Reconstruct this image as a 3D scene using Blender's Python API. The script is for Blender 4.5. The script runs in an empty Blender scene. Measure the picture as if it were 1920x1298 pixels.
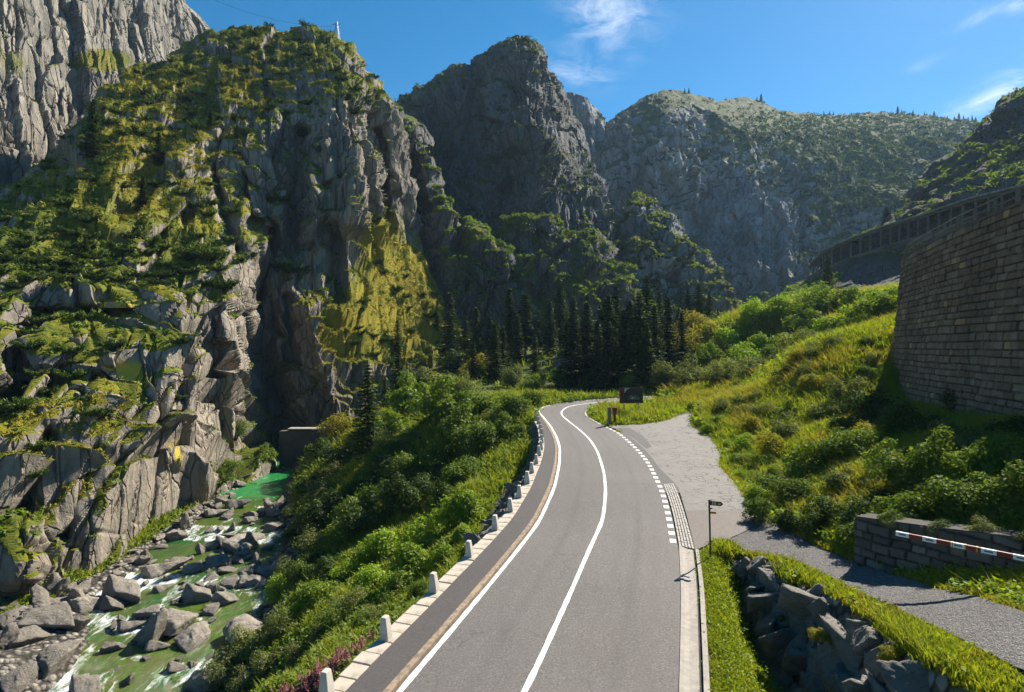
import bpy, math, random
import numpy as np
R = math.radians
scene = bpy.context.scene
COL = scene.collection
random.seed(7)
RNG = np.random.default_rng(11)

# ---------------------------------------------------------------- camera, sky, sun, exposure
CZ = 30.0                    # height of the eye above the datum
F = 1100.0                   # focal length in pixels of the 1920 px wide photograph
cam = bpy.data.objects.new('camera', bpy.data.cameras.new('camera'))
COL.objects.link(cam)
cam.location = (0, 0, CZ)
cam.rotation_euler = (R(90), 0, 0)
cam.data.sensor_width = 36
cam.data.lens = 36 * F / 1920
cam.data.clip_end = 6000
scene.camera = cam

SUN_AZ, SUN_EL = 44.0, 41.0  # to the right of the view direction; above the horizon
world = bpy.data.worlds.new('World'); scene.world = world; world.use_nodes = True
wn, wl = world.node_tree.nodes, world.node_tree.links
for n in list(wn): wn.remove(n)
sky = wn.new('ShaderNodeTexSky'); sky.sky_type = 'NISHITA'; sky.sun_disc = False
sky.sun_elevation = R(SUN_EL); sky.sun_rotation = R(SUN_AZ)
sky.air_density = 1.0; sky.dust_density = 0.35; sky.ozone_density = 3.0; sky.altitude = 1200
hs = wn.new('ShaderNodeHueSaturation'); hs.inputs['Saturation'].default_value = 1.42
hs.inputs['Hue'].default_value = 0.49
wl.new(sky.outputs[0], hs.inputs['Color'])
# thin cirrus wisps, fixed to directions of the sky
tc = wn.new('ShaderNodeTexCoord')
def _m(op, a, b=None, c=None):
    n = wn.new('ShaderNodeMath'); n.operation = op
    for i, v in enumerate((a, b, c)):
        if v is None: continue
        if isinstance(v, (int, float)): n.inputs[i].default_value = v
        else: wl.new(v, n.inputs[i])
    return n.outputs[0]
sep = wn.new('ShaderNodeSeparateXYZ'); wl.new(tc.outputs['Generated'], sep.inputs[0])
az = _m('DIVIDE', sep.outputs[0], sep.outputs[1]); el = _m('DIVIDE', sep.outputs[2], sep.outputs[1])
def wisp(px, py, sx, sy, ang, gain):
    u0, v0 = (px - 960) / F, (649 - py) / F
    ca, sa = math.cos(R(ang)), math.sin(R(ang))
    du, dv = _m('SUBTRACT', az, u0), _m('SUBTRACT', el, v0)
    p = _m('ADD', _m('MULTIPLY', du, ca), _m('MULTIPLY', dv, sa)); q = _m('SUBTRACT', _m('MULTIPLY', dv, ca), _m('MULTIPLY', du, sa))
    d = _m('ADD', _m('POWER', _m('ABSOLUTE', _m('MULTIPLY', p, F / sx)), 2.0), _m('POWER', _m('ABSOLUTE', _m('MULTIPLY', q, F / sy)), 2.0))
    return _m('MULTIPLY', _m('EXPONENT', _m('MULTIPLY', d, -1.0)), gain)
cov = None
for w in [(1130, 15, 75, 45, 20, .75), (1075, 135, 60, 26, -15, .5), (1860, 178, 110, 18, 27, .8), (1900, 150, 60, 40, 35, .35),
          (1840, 30, 60, 9, 28, .5), (1905, 12, 22, 12, 20, .6), (1730, 122, 40, 9, 25, .25), (1170, 55, 90, 60, 30, .25)]:
    g = wisp(*w); cov = g if cov is None else _m('ADD', cov, g)
mp = wn.new('ShaderNodeMapping'); mp.inputs['Rotation'].default_value = (0, R(-25), 0); mp.inputs['Scale'].default_value = (7, 7, 17)
wl.new(tc.outputs['Generated'], mp.inputs[0])
cn = wn.new('ShaderNodeTexNoise'); cn.inputs['Scale'].default_value = 2.2; cn.inputs['Detail'].default_value = 9; cn.inputs['Roughness'].default_value = .66
cn.inputs['Distortion'].default_value = .6
wl.new(mp.outputs[0], cn.inputs['Vector'])
cr = wn.new('ShaderNodeMapRange'); cr.inputs[1].default_value = .40; cr.inputs[2].default_value = .78
wl.new(cn.outputs[0], cr.inputs[0])
cm = _m('MINIMUM', _m('MULTIPLY', cr.outputs[0], cov), .8)
mx = wn.new('ShaderNodeMix'); mx.data_type = 'RGBA'
wl.new(cm, mx.inputs[0]); wl.new(hs.outputs[0], mx.inputs[6]); mx.inputs[7].default_value = (9.0, 9.4, 10.0, 1)
bg = wn.new('ShaderNodeBackground'); bg.inputs[1].default_value = 0.056
wl.new(mx.outputs[2], bg.inputs[0])
wo = wn.new('ShaderNodeOutputWorld'); wl.new(bg.outputs[0], wo.inputs[0])

sl = bpy.data.lights.new('sun', 'SUN'); sl.energy = 5.0; sl.angle = R(0.5); sl.color = (1.0, .93, .80)
so = bpy.data.objects.new('sun', sl); COL.objects.link(so)
so.rotation_euler = (R(90 - SUN_EL), 0, R(180 - SUN_AZ)); so.location = (0, 0, 300)

vs = scene.view_settings
vs.view_transform = 'Standard'; vs.look = 'None'; vs.gamma = 1.0; vs.use_curve_mapping = False; vs.exposure = 1.27
scene.cycles.max_bounces = 6; scene.cycles.diffuse_bounces = 1; scene.cycles.glossy_bounces = 2
scene.cycles.transmission_bounces = 4; scene.cycles.transparent_max_bounces = 6; scene.cycles.volume_bounces = 0

# ---------------------------------------------------------------- helpers
def P(px, py, Y):
    """a point Y metres ahead, seen at pixel (px, py) of the photograph"""
    return (Y * (px - 960) / F, Y, CZ + Y * (649 - py) / F)

def tag(o, label=None, cat=None, group=None, kind=None):
    if label: o['label'] = label
    if cat: o['category'] = cat
    if group: o['group'] = group
    if kind: o['kind'] = kind
    return o

def mesh(name, V, faces, mats, midx=None, smooth=False, attrs=None):
    """faces: (n,4) or (n,3) int array, or a list of arrays of either"""
    me = bpy.data.meshes.new(name)
    V = np.asarray(V, np.float32).reshape(-1, 3)
    fl = faces if isinstance(faces, list) and np.ndim(faces[0]) == 2 else [faces]
    fl = [np.asarray(f, np.int32) for f in fl if len(f)]
    me.vertices.add(len(V)); me.vertices.foreach_set('co', V.ravel())
    idx = np.concatenate([f.ravel() for f in fl])
    tot = np.concatenate([np.full(len(f), f.shape[1], np.int32) for f in fl])
    st = np.concatenate([[0], np.cumsum(tot)[:-1]]).astype(np.int32)
    me.loops.add(len(idx)); me.loops.foreach_set('vertex_index', idx.astype(np.int32))
    me.polygons.add(len(tot)); me.polygons.foreach_set('loop_start', st)
    for m in (mats if isinstance(mats, (list, tuple)) else [mats]): me.materials.append(m)
    if midx is not None: me.polygons.foreach_set('material_index', np.asarray(midx, np.int32))
    me.polygons.foreach_set('use_smooth', np.full(len(tot), bool(smooth)))
    for k, (dom, a) in (attrs or {}).items():
        at = me.attributes.new(k, 'FLOAT', dom); at.data.foreach_set('value', np.asarray(a, np.float32).ravel())
    me.update()
    return me

def obj(name, me, parent=None, loc=None):
    o = bpy.data.objects.new(name, me); COL.objects.link(o)
    if parent is not None: o.parent = parent
    if loc is not None: o.location = loc
    return o

def empty(name, loc=(0, 0, 0), rz=0.0):
    o = bpy.data.objects.new(name, None); COL.objects.link(o)
    o.location = loc; o.rotation_euler = (0, 0, rz); o.empty_display_size = .2
    return o

class MB:
    """collects boxes, tubes and prisms into one mesh"""
    def __init__(s): s.V = []; s.q = []; s.t = []; s.n = 0
    def add(s, V, q=(), t=()):
        V = np.asarray(V, float).reshape(-1, 3); s.V.append(V)
        if len(q): s.q.append(np.asarray(q, int) + s.n)
        if len(t): s.t.append(np.asarray(t, int) + s.n)
        s.n += len(V); return s
    def hexa(s, b, t):
        """b, t: four bottom and four top corners, counter-clockwise from above"""
        return s.add(list(b) + list(t), [(3, 2, 1, 0), (4, 5, 6, 7), (0, 1, 5, 4), (1, 2, 6, 5), (2, 3, 7, 6), (3, 0, 4, 7)])
    def box(s, c, d, ax=(1, 0, 0), up=(0, 0, 1)):
        c = np.array(c, float); x = np.array(ax, float); x /= np.linalg.norm(x); z = np.array(up, float); y = np.cross(z, x); y /= np.linalg.norm(y); z = np.cross(x, y)
        x, y, z = x * d[0] / 2, y * d[1] / 2, z * d[2] / 2
        return s.hexa([c - x - y - z, c + x - y - z, c + x + y - z, c - x + y - z], [c - x - y + z, c + x - y + z, c + x + y + z, c - x + y + z])
    def tube(s, pts, r, n=8, cap=True):
        pts = np.asarray(pts, float); m = len(pts); r = np.broadcast_to(np.asarray(r, float), (m,))
        d = np.gradient(pts, axis=0); d /= np.linalg.norm(d, axis=1, keepdims=True) + 1e-9
        ref = np.array([0, 0, 1.]) if abs(d[0, 2]) < .9 else np.array([1., 0, 0])
        a = np.cross(d, ref); a /= np.linalg.norm(a, axis=1, keepdims=True) + 1e-9; b = np.cross(d, a)
        th = np.arange(n) * 2 * np.pi / n
        V = pts[:, None] + r[:, None, None] * (a[:, None] * np.cos(th)[None, :, None] + b[:, None] * np.sin(th)[None, :, None])
        q = [(i * n + j, i * n + (j + 1) % n, (i + 1) * n + (j + 1) % n, (i + 1) * n + j) for i in range(m - 1) for j in range(n)]
        base = s.n; s.add(V.reshape(-1, 3), q)
        if cap:
            for i, sgn in ((0, 1), (m - 1, -1)):
                s.add([pts[i]]); c = s.n - 1
                s.t.append(np.array([(c, base + i * n + (j + 1) % n, base + i * n + j)[::sgn] for j in range(n)], int))
        return s
    def mesh(s, name, mat, **k):
        return mesh(name, np.concatenate(s.V), [np.concatenate(x) for x in (s.q, s.t) if x], mat, **k)
    def build(s, name, mat, parent=None, **k): return obj(name, s.mesh(name, mat, **k), parent)

def bevel(o, w=.01, seg=2):
    m = o.modifiers.new('bevel', 'BEVEL'); m.width = w; m.segments = seg; m.limit_method = 'ANGLE'; return o

def where_words(px, py, marks, near=22, far=80):
    d = [math.hypot(px - x, py - y) for x, y, _ in marks]; k = int(np.argmin(d)); x, y, n = marks[k]; a = math.degrees(math.atan2(y - py, px - x))
    if d[k] < near: return 'touching ' + n
    return ('' if d[k] < far else 'well ') + ('right of ' if -30 <= a < 30 else 'above and right of ' if 30 <= a < 60 else 'above ' if 60 <= a < 120 else 'above and left of ' if 120 <= a < 150 else 'below and right of ' if -60 <= a < -30 else 'below ' if -120 <= a < -60 else 'below and left of ' if -150 <= a < -120 else 'left of ') + n
def to_px(p): return 960 + F * p[0] / p[1], 649 - F * (p[2] - CZ) / p[1]

# ---- noise on arrays
def _h(ix, iy, s):
    n = (ix.astype(np.int64) * 374761393 + iy.astype(np.int64) * 668265263 + s * 1442695041) & 0xffffffff
    n = ((n ^ (n >> 13)) * 1274126177) & 0xffffffff
    n = ((n ^ (n >> 16)) * 2246822519) & 0xffffffff
    return ((n ^ (n >> 15)) & 0xffffff) / float(0x1000000)
def vn(x, y, s=0):
    ix, iy = np.floor(x), np.floor(y); fx, fy = x - ix, y - iy
    fx = fx * fx * fx * (fx * (fx * 6 - 15) + 10); fy = fy * fy * fy * (fy * (fy * 6 - 15) + 10)
    a, b, c, d = _h(ix, iy, s), _h(ix + 1, iy, s), _h(ix, iy + 1, s), _h(ix + 1, iy + 1, s)
    return (a + (b - a) * fx) * (1 - fy) + (c + (d - c) * fx) * fy
def fbm(x, y, s=0, o=5, g=.5):
    t = np.zeros_like(x); A = 1.0; tot = 0
    for i in range(o):
        t += A * (vn(x, y, s + i * 17) * 2 - 1); tot += A; A *= g
        x, y = 1.6 * x - 1.2 * y + 3.1, 1.2 * x + 1.6 * y + 7.7
    return t / tot * 1.6
def cells(x, y, s=0, jit=.9):
    """nearest jittered cell: three random numbers, offsets from its centre, F2-F1"""
    ix, iy = np.floor(x), np.floor(y)
    b1 = np.full(x.shape, 9.); b2 = np.full(x.shape, 9.); bx = np.zeros_like(x); by = np.zeros_like(x); bi = np.zeros_like(x); bj = np.zeros_like(x)
    for di in (-1, 0, 1):
        for dj in (-1, 0, 1):
            cx, cy = ix + di, iy + dj
            dx = cx + .5 + jit * (_h(cx, cy, s) - .5) - x; dy = cy + .5 + jit * (_h(cx, cy, s + 91) - .5) - y
            d = np.maximum(np.abs(dx), np.abs(dy)) * .55 + np.sqrt(dx * dx + dy * dy) * .45
            k = d < b1
            b2 = np.where(k, b1, np.minimum(b2, d)); b1 = np.where(k, d, b1)
            bx = np.where(k, dx, bx); by = np.where(k, dy, by); bi = np.where(k, cx, bi); bj = np.where(k, cy, bj)
    return _h(bi, bj, s + 5), _h(bi, bj, s + 6), _h(bi, bj, s + 7), bx, by, b2 - b1
def sstep(a, b, x):
    t = np.clip((x - a) / (b - a), 0, 1); return t * t * (3 - 2 * t)
def blur(A, k, axis):
    k = int(k)
    if k < 1: return A
    pad = [(0, 0)] * A.ndim; pad[axis] = (k, k)
    c = np.cumsum(np.pad(A, pad, mode='edge'), axis=axis, dtype=float)
    z = np.zeros_like(np.take(c, [0], axis)); c = np.concatenate([z, c], axis)
    n = A.shape[axis]; w = 2 * k + 1
    return (np.take(c, range(w, w + n), axis) - np.take(c, range(0, n), axis)) / w
def grid_quads(nv, nu):
    i = np.arange(nv - 1)[:, None] * nu + np.arange(nu - 1)[None]
    return np.stack([i, i + 1, i + nu + 1, i + nu], -1).reshape(-1, 4)
def grid_normals(G):
    du = np.gradient(G, axis=1); dv = np.gradient(G, axis=0); n = np.cross(du, dv)
    return n / (np.linalg.norm(n, axis=-1, keepdims=True) + 1e-9)
# ---------------------------------------------------------------- materials
class NT:
    def __init__(s, name):
        s.m = bpy.data.materials.new(name); s.m.use_nodes = True; s.N = s.m.node_tree.nodes; s.L = s.m.node_tree.links
        for n in list(s.N): s.N.remove(n)
        s.out = s.N.new('ShaderNodeOutputMaterial')
    def set(s, sock, v):
        if isinstance(v, bpy.types.NodeSocket): s.L.new(v, sock)
        elif isinstance(v, (tuple, list)) and len(v) == 3 and sock.type == 'RGBA': sock.default_value = (*v, 1)
        else: sock.default_value = v
    def node(s, t, ins=None, **props):
        n = s.N.new(t)
        for k, v in props.items(): setattr(n, k, v)
        for k, v in (ins or {}).items(): s.set(n.inputs[k], v)
        return n
    def math(s, op, a, b=0.0): return s.node('ShaderNodeMath', {0: a, 1: b}, operation=op).outputs[0]
    def mix(s, f, a, b, mode='MIX'): return s.node('ShaderNodeMix', {0: f, 6: a, 7: b}, data_type='RGBA', blend_type=mode).outputs[2]
    def rng(s, v, a, b, c=0.0, d=1.0): return s.node('ShaderNodeMapRange', {0: v, 1: a, 2: b, 3: c, 4: d}).outputs[0]
    def attr(s, n): return s.node('ShaderNodeAttribute', attribute_name=n).outputs['Fac']
    def pos(s, scale=(1, 1, 1), obj=False, rot=(0, 0, 0)):
        v = s.node('ShaderNodeTexCoord').outputs['Object'] if obj else s.node('ShaderNodeNewGeometry').outputs['Position']
        return s.node('ShaderNodeMapping', {0: v, 'Rotation': rot, 'Scale': scale}).outputs[0]
    def noise(s, vec, scale, detail=5, rough=.55, dist=0): return s.node('ShaderNodeTexNoise', {'Vector': vec, 'Scale': scale, 'Detail': detail, 'Roughness': rough, 'Distortion': dist}).outputs[0]
    def voro(s, vec, scale, feature='F1', out='Distance'): return s.node('ShaderNodeTexVoronoi', {'Vector': vec, 'Scale': scale}, feature=feature).outputs[out]
    def bump(s, h, strength, dist): return s.node('ShaderNodeBump', {'Strength': strength, 'Distance': dist, 'Height': h}).outputs[0]
    def principled(s, col, rough=.9, normal=None, spec=.25, **k):
        ins = {'Base Color': col, 'Roughness': rough, 'Specular IOR Level': spec}; ins.update(k)
        n = s.node('ShaderNodeBsdfPrincipled', ins)
        if normal is not None: s.L.new(normal, n.inputs['Normal'])
        return n.outputs[0]
    def finish(s, sh): s.L.new(sh, s.out.inputs[0]); return s.m

def simple(name, c1, c2, scale=6, rough=.8, bump=.2, bd=.01, metal=0, obj_space=True, spec=.3):
    t = NT(name); v = t.pos(obj=obj_space); n = t.noise(v, scale, 6, .6)
    return t.finish(t.principled(t.mix(t.rng(n, .35, .65), c1, c2), rough, t.bump(n, bump, bd), spec, Metallic=metal))

def rock_mat(name, ca, cb, ga, gb, gc, s=1.0, bumpd=.35, stain=(.07, .066, .062)):
    """granite with ledges of grass: 'veg' says where grass grows, 'tint' how dry it is, 'lichen' yellow stains"""
    t = NT(name)
    p = t.pos(); pz = t.pos((1, 1, .22))
    n1 = t.noise(p, .06 * s, 4); n2 = t.noise(pz, .55 * s, 8, .65, .4); n3 = t.noise(p, 2.6 * s, 8, .7)
    rock = t.mix(t.rng(n1, .3, .7), ca, cb)
    rock = t.mix(t.rng(n2, .47, .66, 0, .75), rock, stain); rock = t.mix(t.rng(t.noise(t.pos((1, 1, .06)), 1.1 * s, 5, .6), .54, .64, 0, .55), rock, stain)
    rock = t.mix(t.rng(n3, .45, .8, 0, .3), rock, (.42, .39, .34))
    rock = t.mix(t.math('MULTIPLY', t.attr('lichen'), t.rng(n2, .38, .5)), rock, (.42, .34, .05))
    g1 = t.noise(p, .45 * s, 6, .65); g2 = t.noise(t.pos((1, 1, 3)), 2.2 * s, 8, .72)
    tint = t.math('ADD', t.attr('tint'), t.rng(g1, .3, .7, -.3, .3))
    grass = t.mix(t.rng(tint, .0, .5), gc, gb); grass = t.mix(t.rng(tint, .5, 1.0), grass, ga)
    grass = t.mix(t.rng(g2, .35, .75, 0, .55), grass, t.mix(.5, grass, (.016, .026, .008)))
    veg = t.math('ADD', t.attr('veg'), t.rng(n3, .3, .7, -.22, .22))
    vm = t.rng(veg, .42, .56)
    crack = t.voro(t.node('ShaderNodeVectorMath', {0: pz, 1: t.node('ShaderNodeVectorMath', {0: t.node('ShaderNodeTexNoise', {'Vector': p, 'Scale': .5 * s, 'Detail': 4}).outputs[1], 3: .55}, operation='SCALE').outputs[0]}, operation='ADD').outputs[0], .55 * s, 'DISTANCE_TO_EDGE')
    ck = t.rng(crack, .0, .045, -1.5, 0)
    hr = t.math('ADD', t.math('ADD', t.math('MULTIPLY', n2, 1.1), t.math('MULTIPLY', n3, .5)), ck)
    hg = t.math('MULTIPLY', g2, 1.3)
    h = t.node('ShaderNodeMix', {0: vm, 2: hr, 3: hg}, data_type='FLOAT').outputs[0]
    return t.finish(t.principled(t.mix(vm, rock, grass), .92, t.bump(h, .9, bumpd / s), .15))

GA, GB, GC = (.33, .275, .020), (.17, .185, .018), (.045, .075, .012)
M = {}
M['cliff'] = rock_mat('cliff_granite', (.33, .275, .212), (.165, .142, .115), GA, GB, GC, 1.0)
M['cliff_pale'] = rock_mat('pale_cliff_granite', (.30, .27, .222), (.21, .19, .155), (.25, .23, .04), GB, GC, .5, .4)
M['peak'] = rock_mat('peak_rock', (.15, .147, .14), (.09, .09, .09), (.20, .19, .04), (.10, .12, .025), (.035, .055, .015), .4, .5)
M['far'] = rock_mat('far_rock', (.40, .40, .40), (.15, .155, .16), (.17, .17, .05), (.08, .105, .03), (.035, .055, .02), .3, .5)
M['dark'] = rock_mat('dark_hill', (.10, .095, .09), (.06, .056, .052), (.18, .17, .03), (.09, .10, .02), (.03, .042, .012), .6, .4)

def ground_mat():
    t = NT('bank_soil'); p = t.pos(); n = t.noise(p, .8, 7, .65); n2 = t.noise(p, 9, 6, .7); n3 = t.noise(p, .25, 4)
    c = t.mix(t.rng(n, .35, .65), (.055, .085, .018), (.12, .125, .028)); c = t.mix(t.rng(n3, .4, .7), c, (.05, .065, .016))
    c = t.mix(t.rng(n2, .55, .8), c, (.075, .055, .033))
    rk = t.attr('stony')
    cb = t.node('ShaderNodeTexVoronoi', {'Vector': p, 'Scale': 2.6}); cc = t.node('ShaderNodeSeparateColor', {0: cb.outputs['Color']}).outputs[0]; rc = t.mix(cc, (.12, .108, .09), (.34, .305, .26)); rc = t.mix(t.rng(cb.outputs['Distance'], .38, .62), rc, (.05, .045, .038)); rc = t.mix(t.rng(n2, .5, .75, 0, .5), rc, (.11, .10, .085)); hs_ = t.math('MULTIPLY', t.math('MULTIPLY', cb.outputs['Distance'], rk), -3.0)
    return t.finish(t.principled(t.mix(rk, c, rc), .95, t.bump(t.math('ADD', t.math('ADD', n, n2), hs_), .9, .14), .1))
M['ground'] = ground_mat()

def asphalt(name, a, b, speck, scale=1.0, crackw=0.0, lanes=False):
    t = NT(name); p = t.pos(); n = t.noise(p, .35, 5, .6); f = t.noise(p, 55, 4, .8); pt = t.noise(t.pos((1, .12, 1), rot=(0, 0, .3)), 1.6, 5, .6)
    c = t.mix(t.rng(n, .3, .7), a, b); big = t.noise(p, .09, 3); c = t.mix(t.rng(big, .42, .62, 0, .5), c, tuple(x * 1.18 for x in b)); c = t.mix(t.rng(t.noise(p, 2.2, 6, .75), .62, .74, 0, .6), c, tuple(x * .62 for x in a)); c = t.mix(t.rng(pt, .45, .7, 0, .35), c, tuple(x * .78 for x in a))
    c = t.mix(t.rng(f, .52, .75, 0, .6), c, speck); c = t.mix(t.rng(f, .25, .45, .45, 0), c, tuple(x * .45 for x in a)); gr = t.noise(p, 15, 3, .8); c = t.mix(t.rng(gr, .52, .66, 0, .4), c, speck); c = t.mix(t.rng(gr, .34, .48, .5, 0), c, tuple(x * .5 for x in a))
    h = f
    if lanes:
        u = t.attr('across'); nn = t.rng(t.noise(t.pos((.5, .08, .5), rot=(0, 0, .35)), 1.0, 5, .6), .3, .7, .35, 1.0)
        for c0, wd_, dk in ((.14, .05, 1.13), (.37, .05, 1.12), (.63, .05, 1.12), (.86, .05, 1.13), (.255, .045, .80), (.745, .045, .80)):
            g_ = t.math('MULTIPLY', t.rng(t.math('ABSOLUTE', t.math('SUBTRACT', u, c0)), 0, wd_, 1, 0), nn); c = t.mix(t.math('MULTIPLY', g_, .55), c, tuple(x * dk for x in a))
        v = t.node('ShaderNodeVectorMath', {0: p, 1: t.node('ShaderNodeVectorMath', {0: t.node('ShaderNodeTexNoise', {'Vector': p, 'Scale': .8, 'Detail': 6}).outputs[1], 3: 1.4}, operation='SCALE').outputs[0]}, operation='ADD').outputs[0]
        e = t.voro(v, .22, 'DISTANCE_TO_EDGE'); k = t.math('MULTIPLY', t.rng(e, .002, .006, 1, 0), t.rng(t.noise(p, .3, 3), .48, .58)); c = t.mix(t.math('MULTIPLY', k, .38), c, (.035, .033, .032))
        eg = t.math('ADD', t.rng(u, .0, .05, 1, 0), t.rng(u, .965, 1.0, 0, 1)); c = t.mix(t.math('MULTIPLY', eg, t.rng(t.noise(p, 3.0, 6, .75), .45, .65, 0, .7)), c, (.15, .135, .115))
    if crackw:
        v = t.node('ShaderNodeVectorMath', {0: t.pos((1, 1.5, 1), rot=(0, 0, .25)), 1: t.node('ShaderNodeVectorMath', {0: t.node('ShaderNodeTexNoise', {'Vector': p, 'Scale': 1.1, 'Detail': 5}).outputs[1], 3: .9}, operation='SCALE').outputs[0]}, operation='ADD').outputs[0]
        e = t.voro(v, 1.5, 'DISTANCE_TO_EDGE'); msk = t.rng(t.noise(p, .9, 4), .42, .58)
        k = t.math('MULTIPLY', t.rng(e, crackw * .4, crackw, 1, 0), msk)
        c = t.mix(k, c, (.035, .032, .028)); h = t.math('SUBTRACT', f, t.math('MULTIPLY', k, 2.0))
    return t.finish(t.principled(c, .8, t.bump(h, .5, .012), .3))
M['asphalt'] = asphalt('road_asphalt', (.094, .084, .081), (.112, .101, .097), (.24, .225, .215), lanes=True)
M['strip'] = asphalt('dark_pavement_asphalt', (.072, .064, .062), (.058, .052, .051), (.12, .11, .105))
M['plaza'] = asphalt('worn_cracked_paving', (.175, .162, .150), (.13, .12, .113), (.28, .265, .25), crackw=.05)
M['brown_asphalt'] = asphalt('brownish_asphalt', (.135, .112, .098), (.118, .10, .09), (.22, .2, .18))
M['patch'] = asphalt('dark_patch_asphalt', (.082, .076, .074), (.07, .066, .065), (.15, .14, .135))
def gravel_mat():
    t = NT('grey_gravel'); p = t.pos(); v = t.node('ShaderNodeTexVoronoi', {'Vector': p, 'Scale': 26.0}); v2 = t.voro(p, 9); n = t.noise(p, .7, 6, .65); cr = t.node('ShaderNodeSeparateColor', {0: v.outputs['Color']}).outputs[0]
    c = t.mix(cr, (.085, .08, .08), (.235, .222, .215)); c = t.mix(t.rng(n, .5, .72, 0, .55), c, (.12, .11, .10)); c = t.mix(t.rng(t.noise(p, 2.5, 6, .7), .60, .70, 0, .7), c, (.07, .085, .03))
    h = t.math('SUBTRACT', t.math('MULTIPLY', cr, .8), t.math('ADD', v.outputs['Distance'], t.math('MULTIPLY', v2, .8)))
    return t.finish(t.principled(c, .9, t.bump(h, 1.0, .05), .2))
M['gravel'] = gravel_mat()
def paint_mat():
    t = NT('worn_white_paint'); p = t.pos(); n = t.noise(p, 7, 7, .7); f = t.noise(p, 45, 4, .8)
    c = t.mix(t.rng(n, .35, .7), (.76, .75, .72), (.60, .585, .56)); c = t.mix(t.rng(t.math('ADD', t.math('MULTIPLY', f, .6), t.math('MULTIPLY', n, .5)), .60, .66), c, (.16, .15, .145))
    return t.finish(t.principled(c, .6, t.bump(f, .3, .006), .3))
M['paint'] = paint_mat()
M['kerb'] = simple('ochre_kerb_stone', (.33, .235, .155), (.14, .115, .09), 5, .85, .5, .02, obj_space=False)
M['gutter'] = simple('gutter_concrete', (.34, .305, .265), (.25, .222, .195), 5, .85, .4, .015, obj_space=False)
M['sett'] = simple('granite_sett', (.40, .375, .34), (.28, .26, .235), 16, .85, .5, .02, obj_space=False)
M['joint'] = simple('dark_joint', (.045, .04, .035), (.03, .028, .025), 20, .9, .3, .01, obj_space=False)

def granite(name, a, b, d, speck=38, lich=0.0):
    t = NT(name); p = t.pos(obj=True); n = t.noise(p, 3, 6, .6); f = t.noise(p, speck, 3, .8); v = t.voro(p, speck * 1.3)
    c = t.mix(t.rng(n, .3, .7), a, b); c = t.mix(t.rng(f, .56, .7, 0, .8), c, d); c = t.mix(t.rng(v, .12, .2, .5, 0), c, (.06, .055, .05))
    c = t.mix(t.rng(t.noise(p, 1.3, 5, .7), .56, .68, 0, .5), c, (.17, .14, .085))
    return t.finish(t.principled(c, .85, t.bump(t.math('ADD', f, n), .5, .012), .3))
M['granite'] = granite('bollard_granite', (.52, .475, .41), (.41, .375, .325), (.62, .57, .50))
M['coping'] = granite('coping_granite', (.46, .40, .325), (.36, .315, .26), (.52, .47, .40), 20)

def boulder_mat(name, a, b, c3, wet=0.0):
    t = NT(name); p = t.pos(obj=True); r = t.node('ShaderNodeObjectInfo').outputs['Random']
    off = t.node('ShaderNodeVectorMath', {0: p, 1: t.node('ShaderNodeCombineXYZ', {0: t.math('MULTIPLY', r, 31), 1: t.math('MULTIPLY', r, 17), 2: r}).outputs[0]}, operation='ADD').outputs[0]
    n = t.noise(off, 1.3, 7, .65); s = t.noise(t.node('ShaderNodeMapping', {0: off, 'Rotation': (.4, .7, 0), 'Scale': (1, 1, 5)}).outputs[0], 1.6, 7, .65, .6); f = t.noise(off, 9, 6, .75)
    c = t.mix(t.rng(n, .35, .65), a, b); c = t.mix(t.rng(s, .5, .68, 0, .7), c, c3); c = t.mix(t.rng(f, .55, .8, 0, .4), c, (.55, .52, .48))
    c = t.mix(t.math('MULTIPLY', r, .5), c, tuple(x * .5 for x in b)); rough = .8
    if wet:
        sp = t.node('ShaderNodeSeparateXYZ', {0: t.node('ShaderNodeNewGeometry').outputs['Position']}); lev = t.math('SUBTRACT', sp.outputs[2], t.math('ADD', t.math('MULTIPLY', sp.outputs[1], .058), CZ - 22.35))
        wt = t.rng(t.math('ADD', lev, t.rng(n, .3, .7, -.25, .25)), .15, .55, .8, 0); c = t.mix(wt, c, tuple(x * .3 for x in b)); rough = t.rng(wt, 0, .8, .8, .35)
    return t.finish(t.principled(c, rough, t.bump(t.math('ADD', s, t.math('MULTIPLY', f, 1.2)), .9, .2), .35))
M['boulder'] = boulder_mat('river_boulder', (.42, .365, .30), (.23, .2, .163), (.09, .08, .066), wet=1)
M['wall_stone'] = boulder_mat('wall_boulder', (.42, .38, .33), (.26, .235, .20), (.11, .1, .086))

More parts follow.
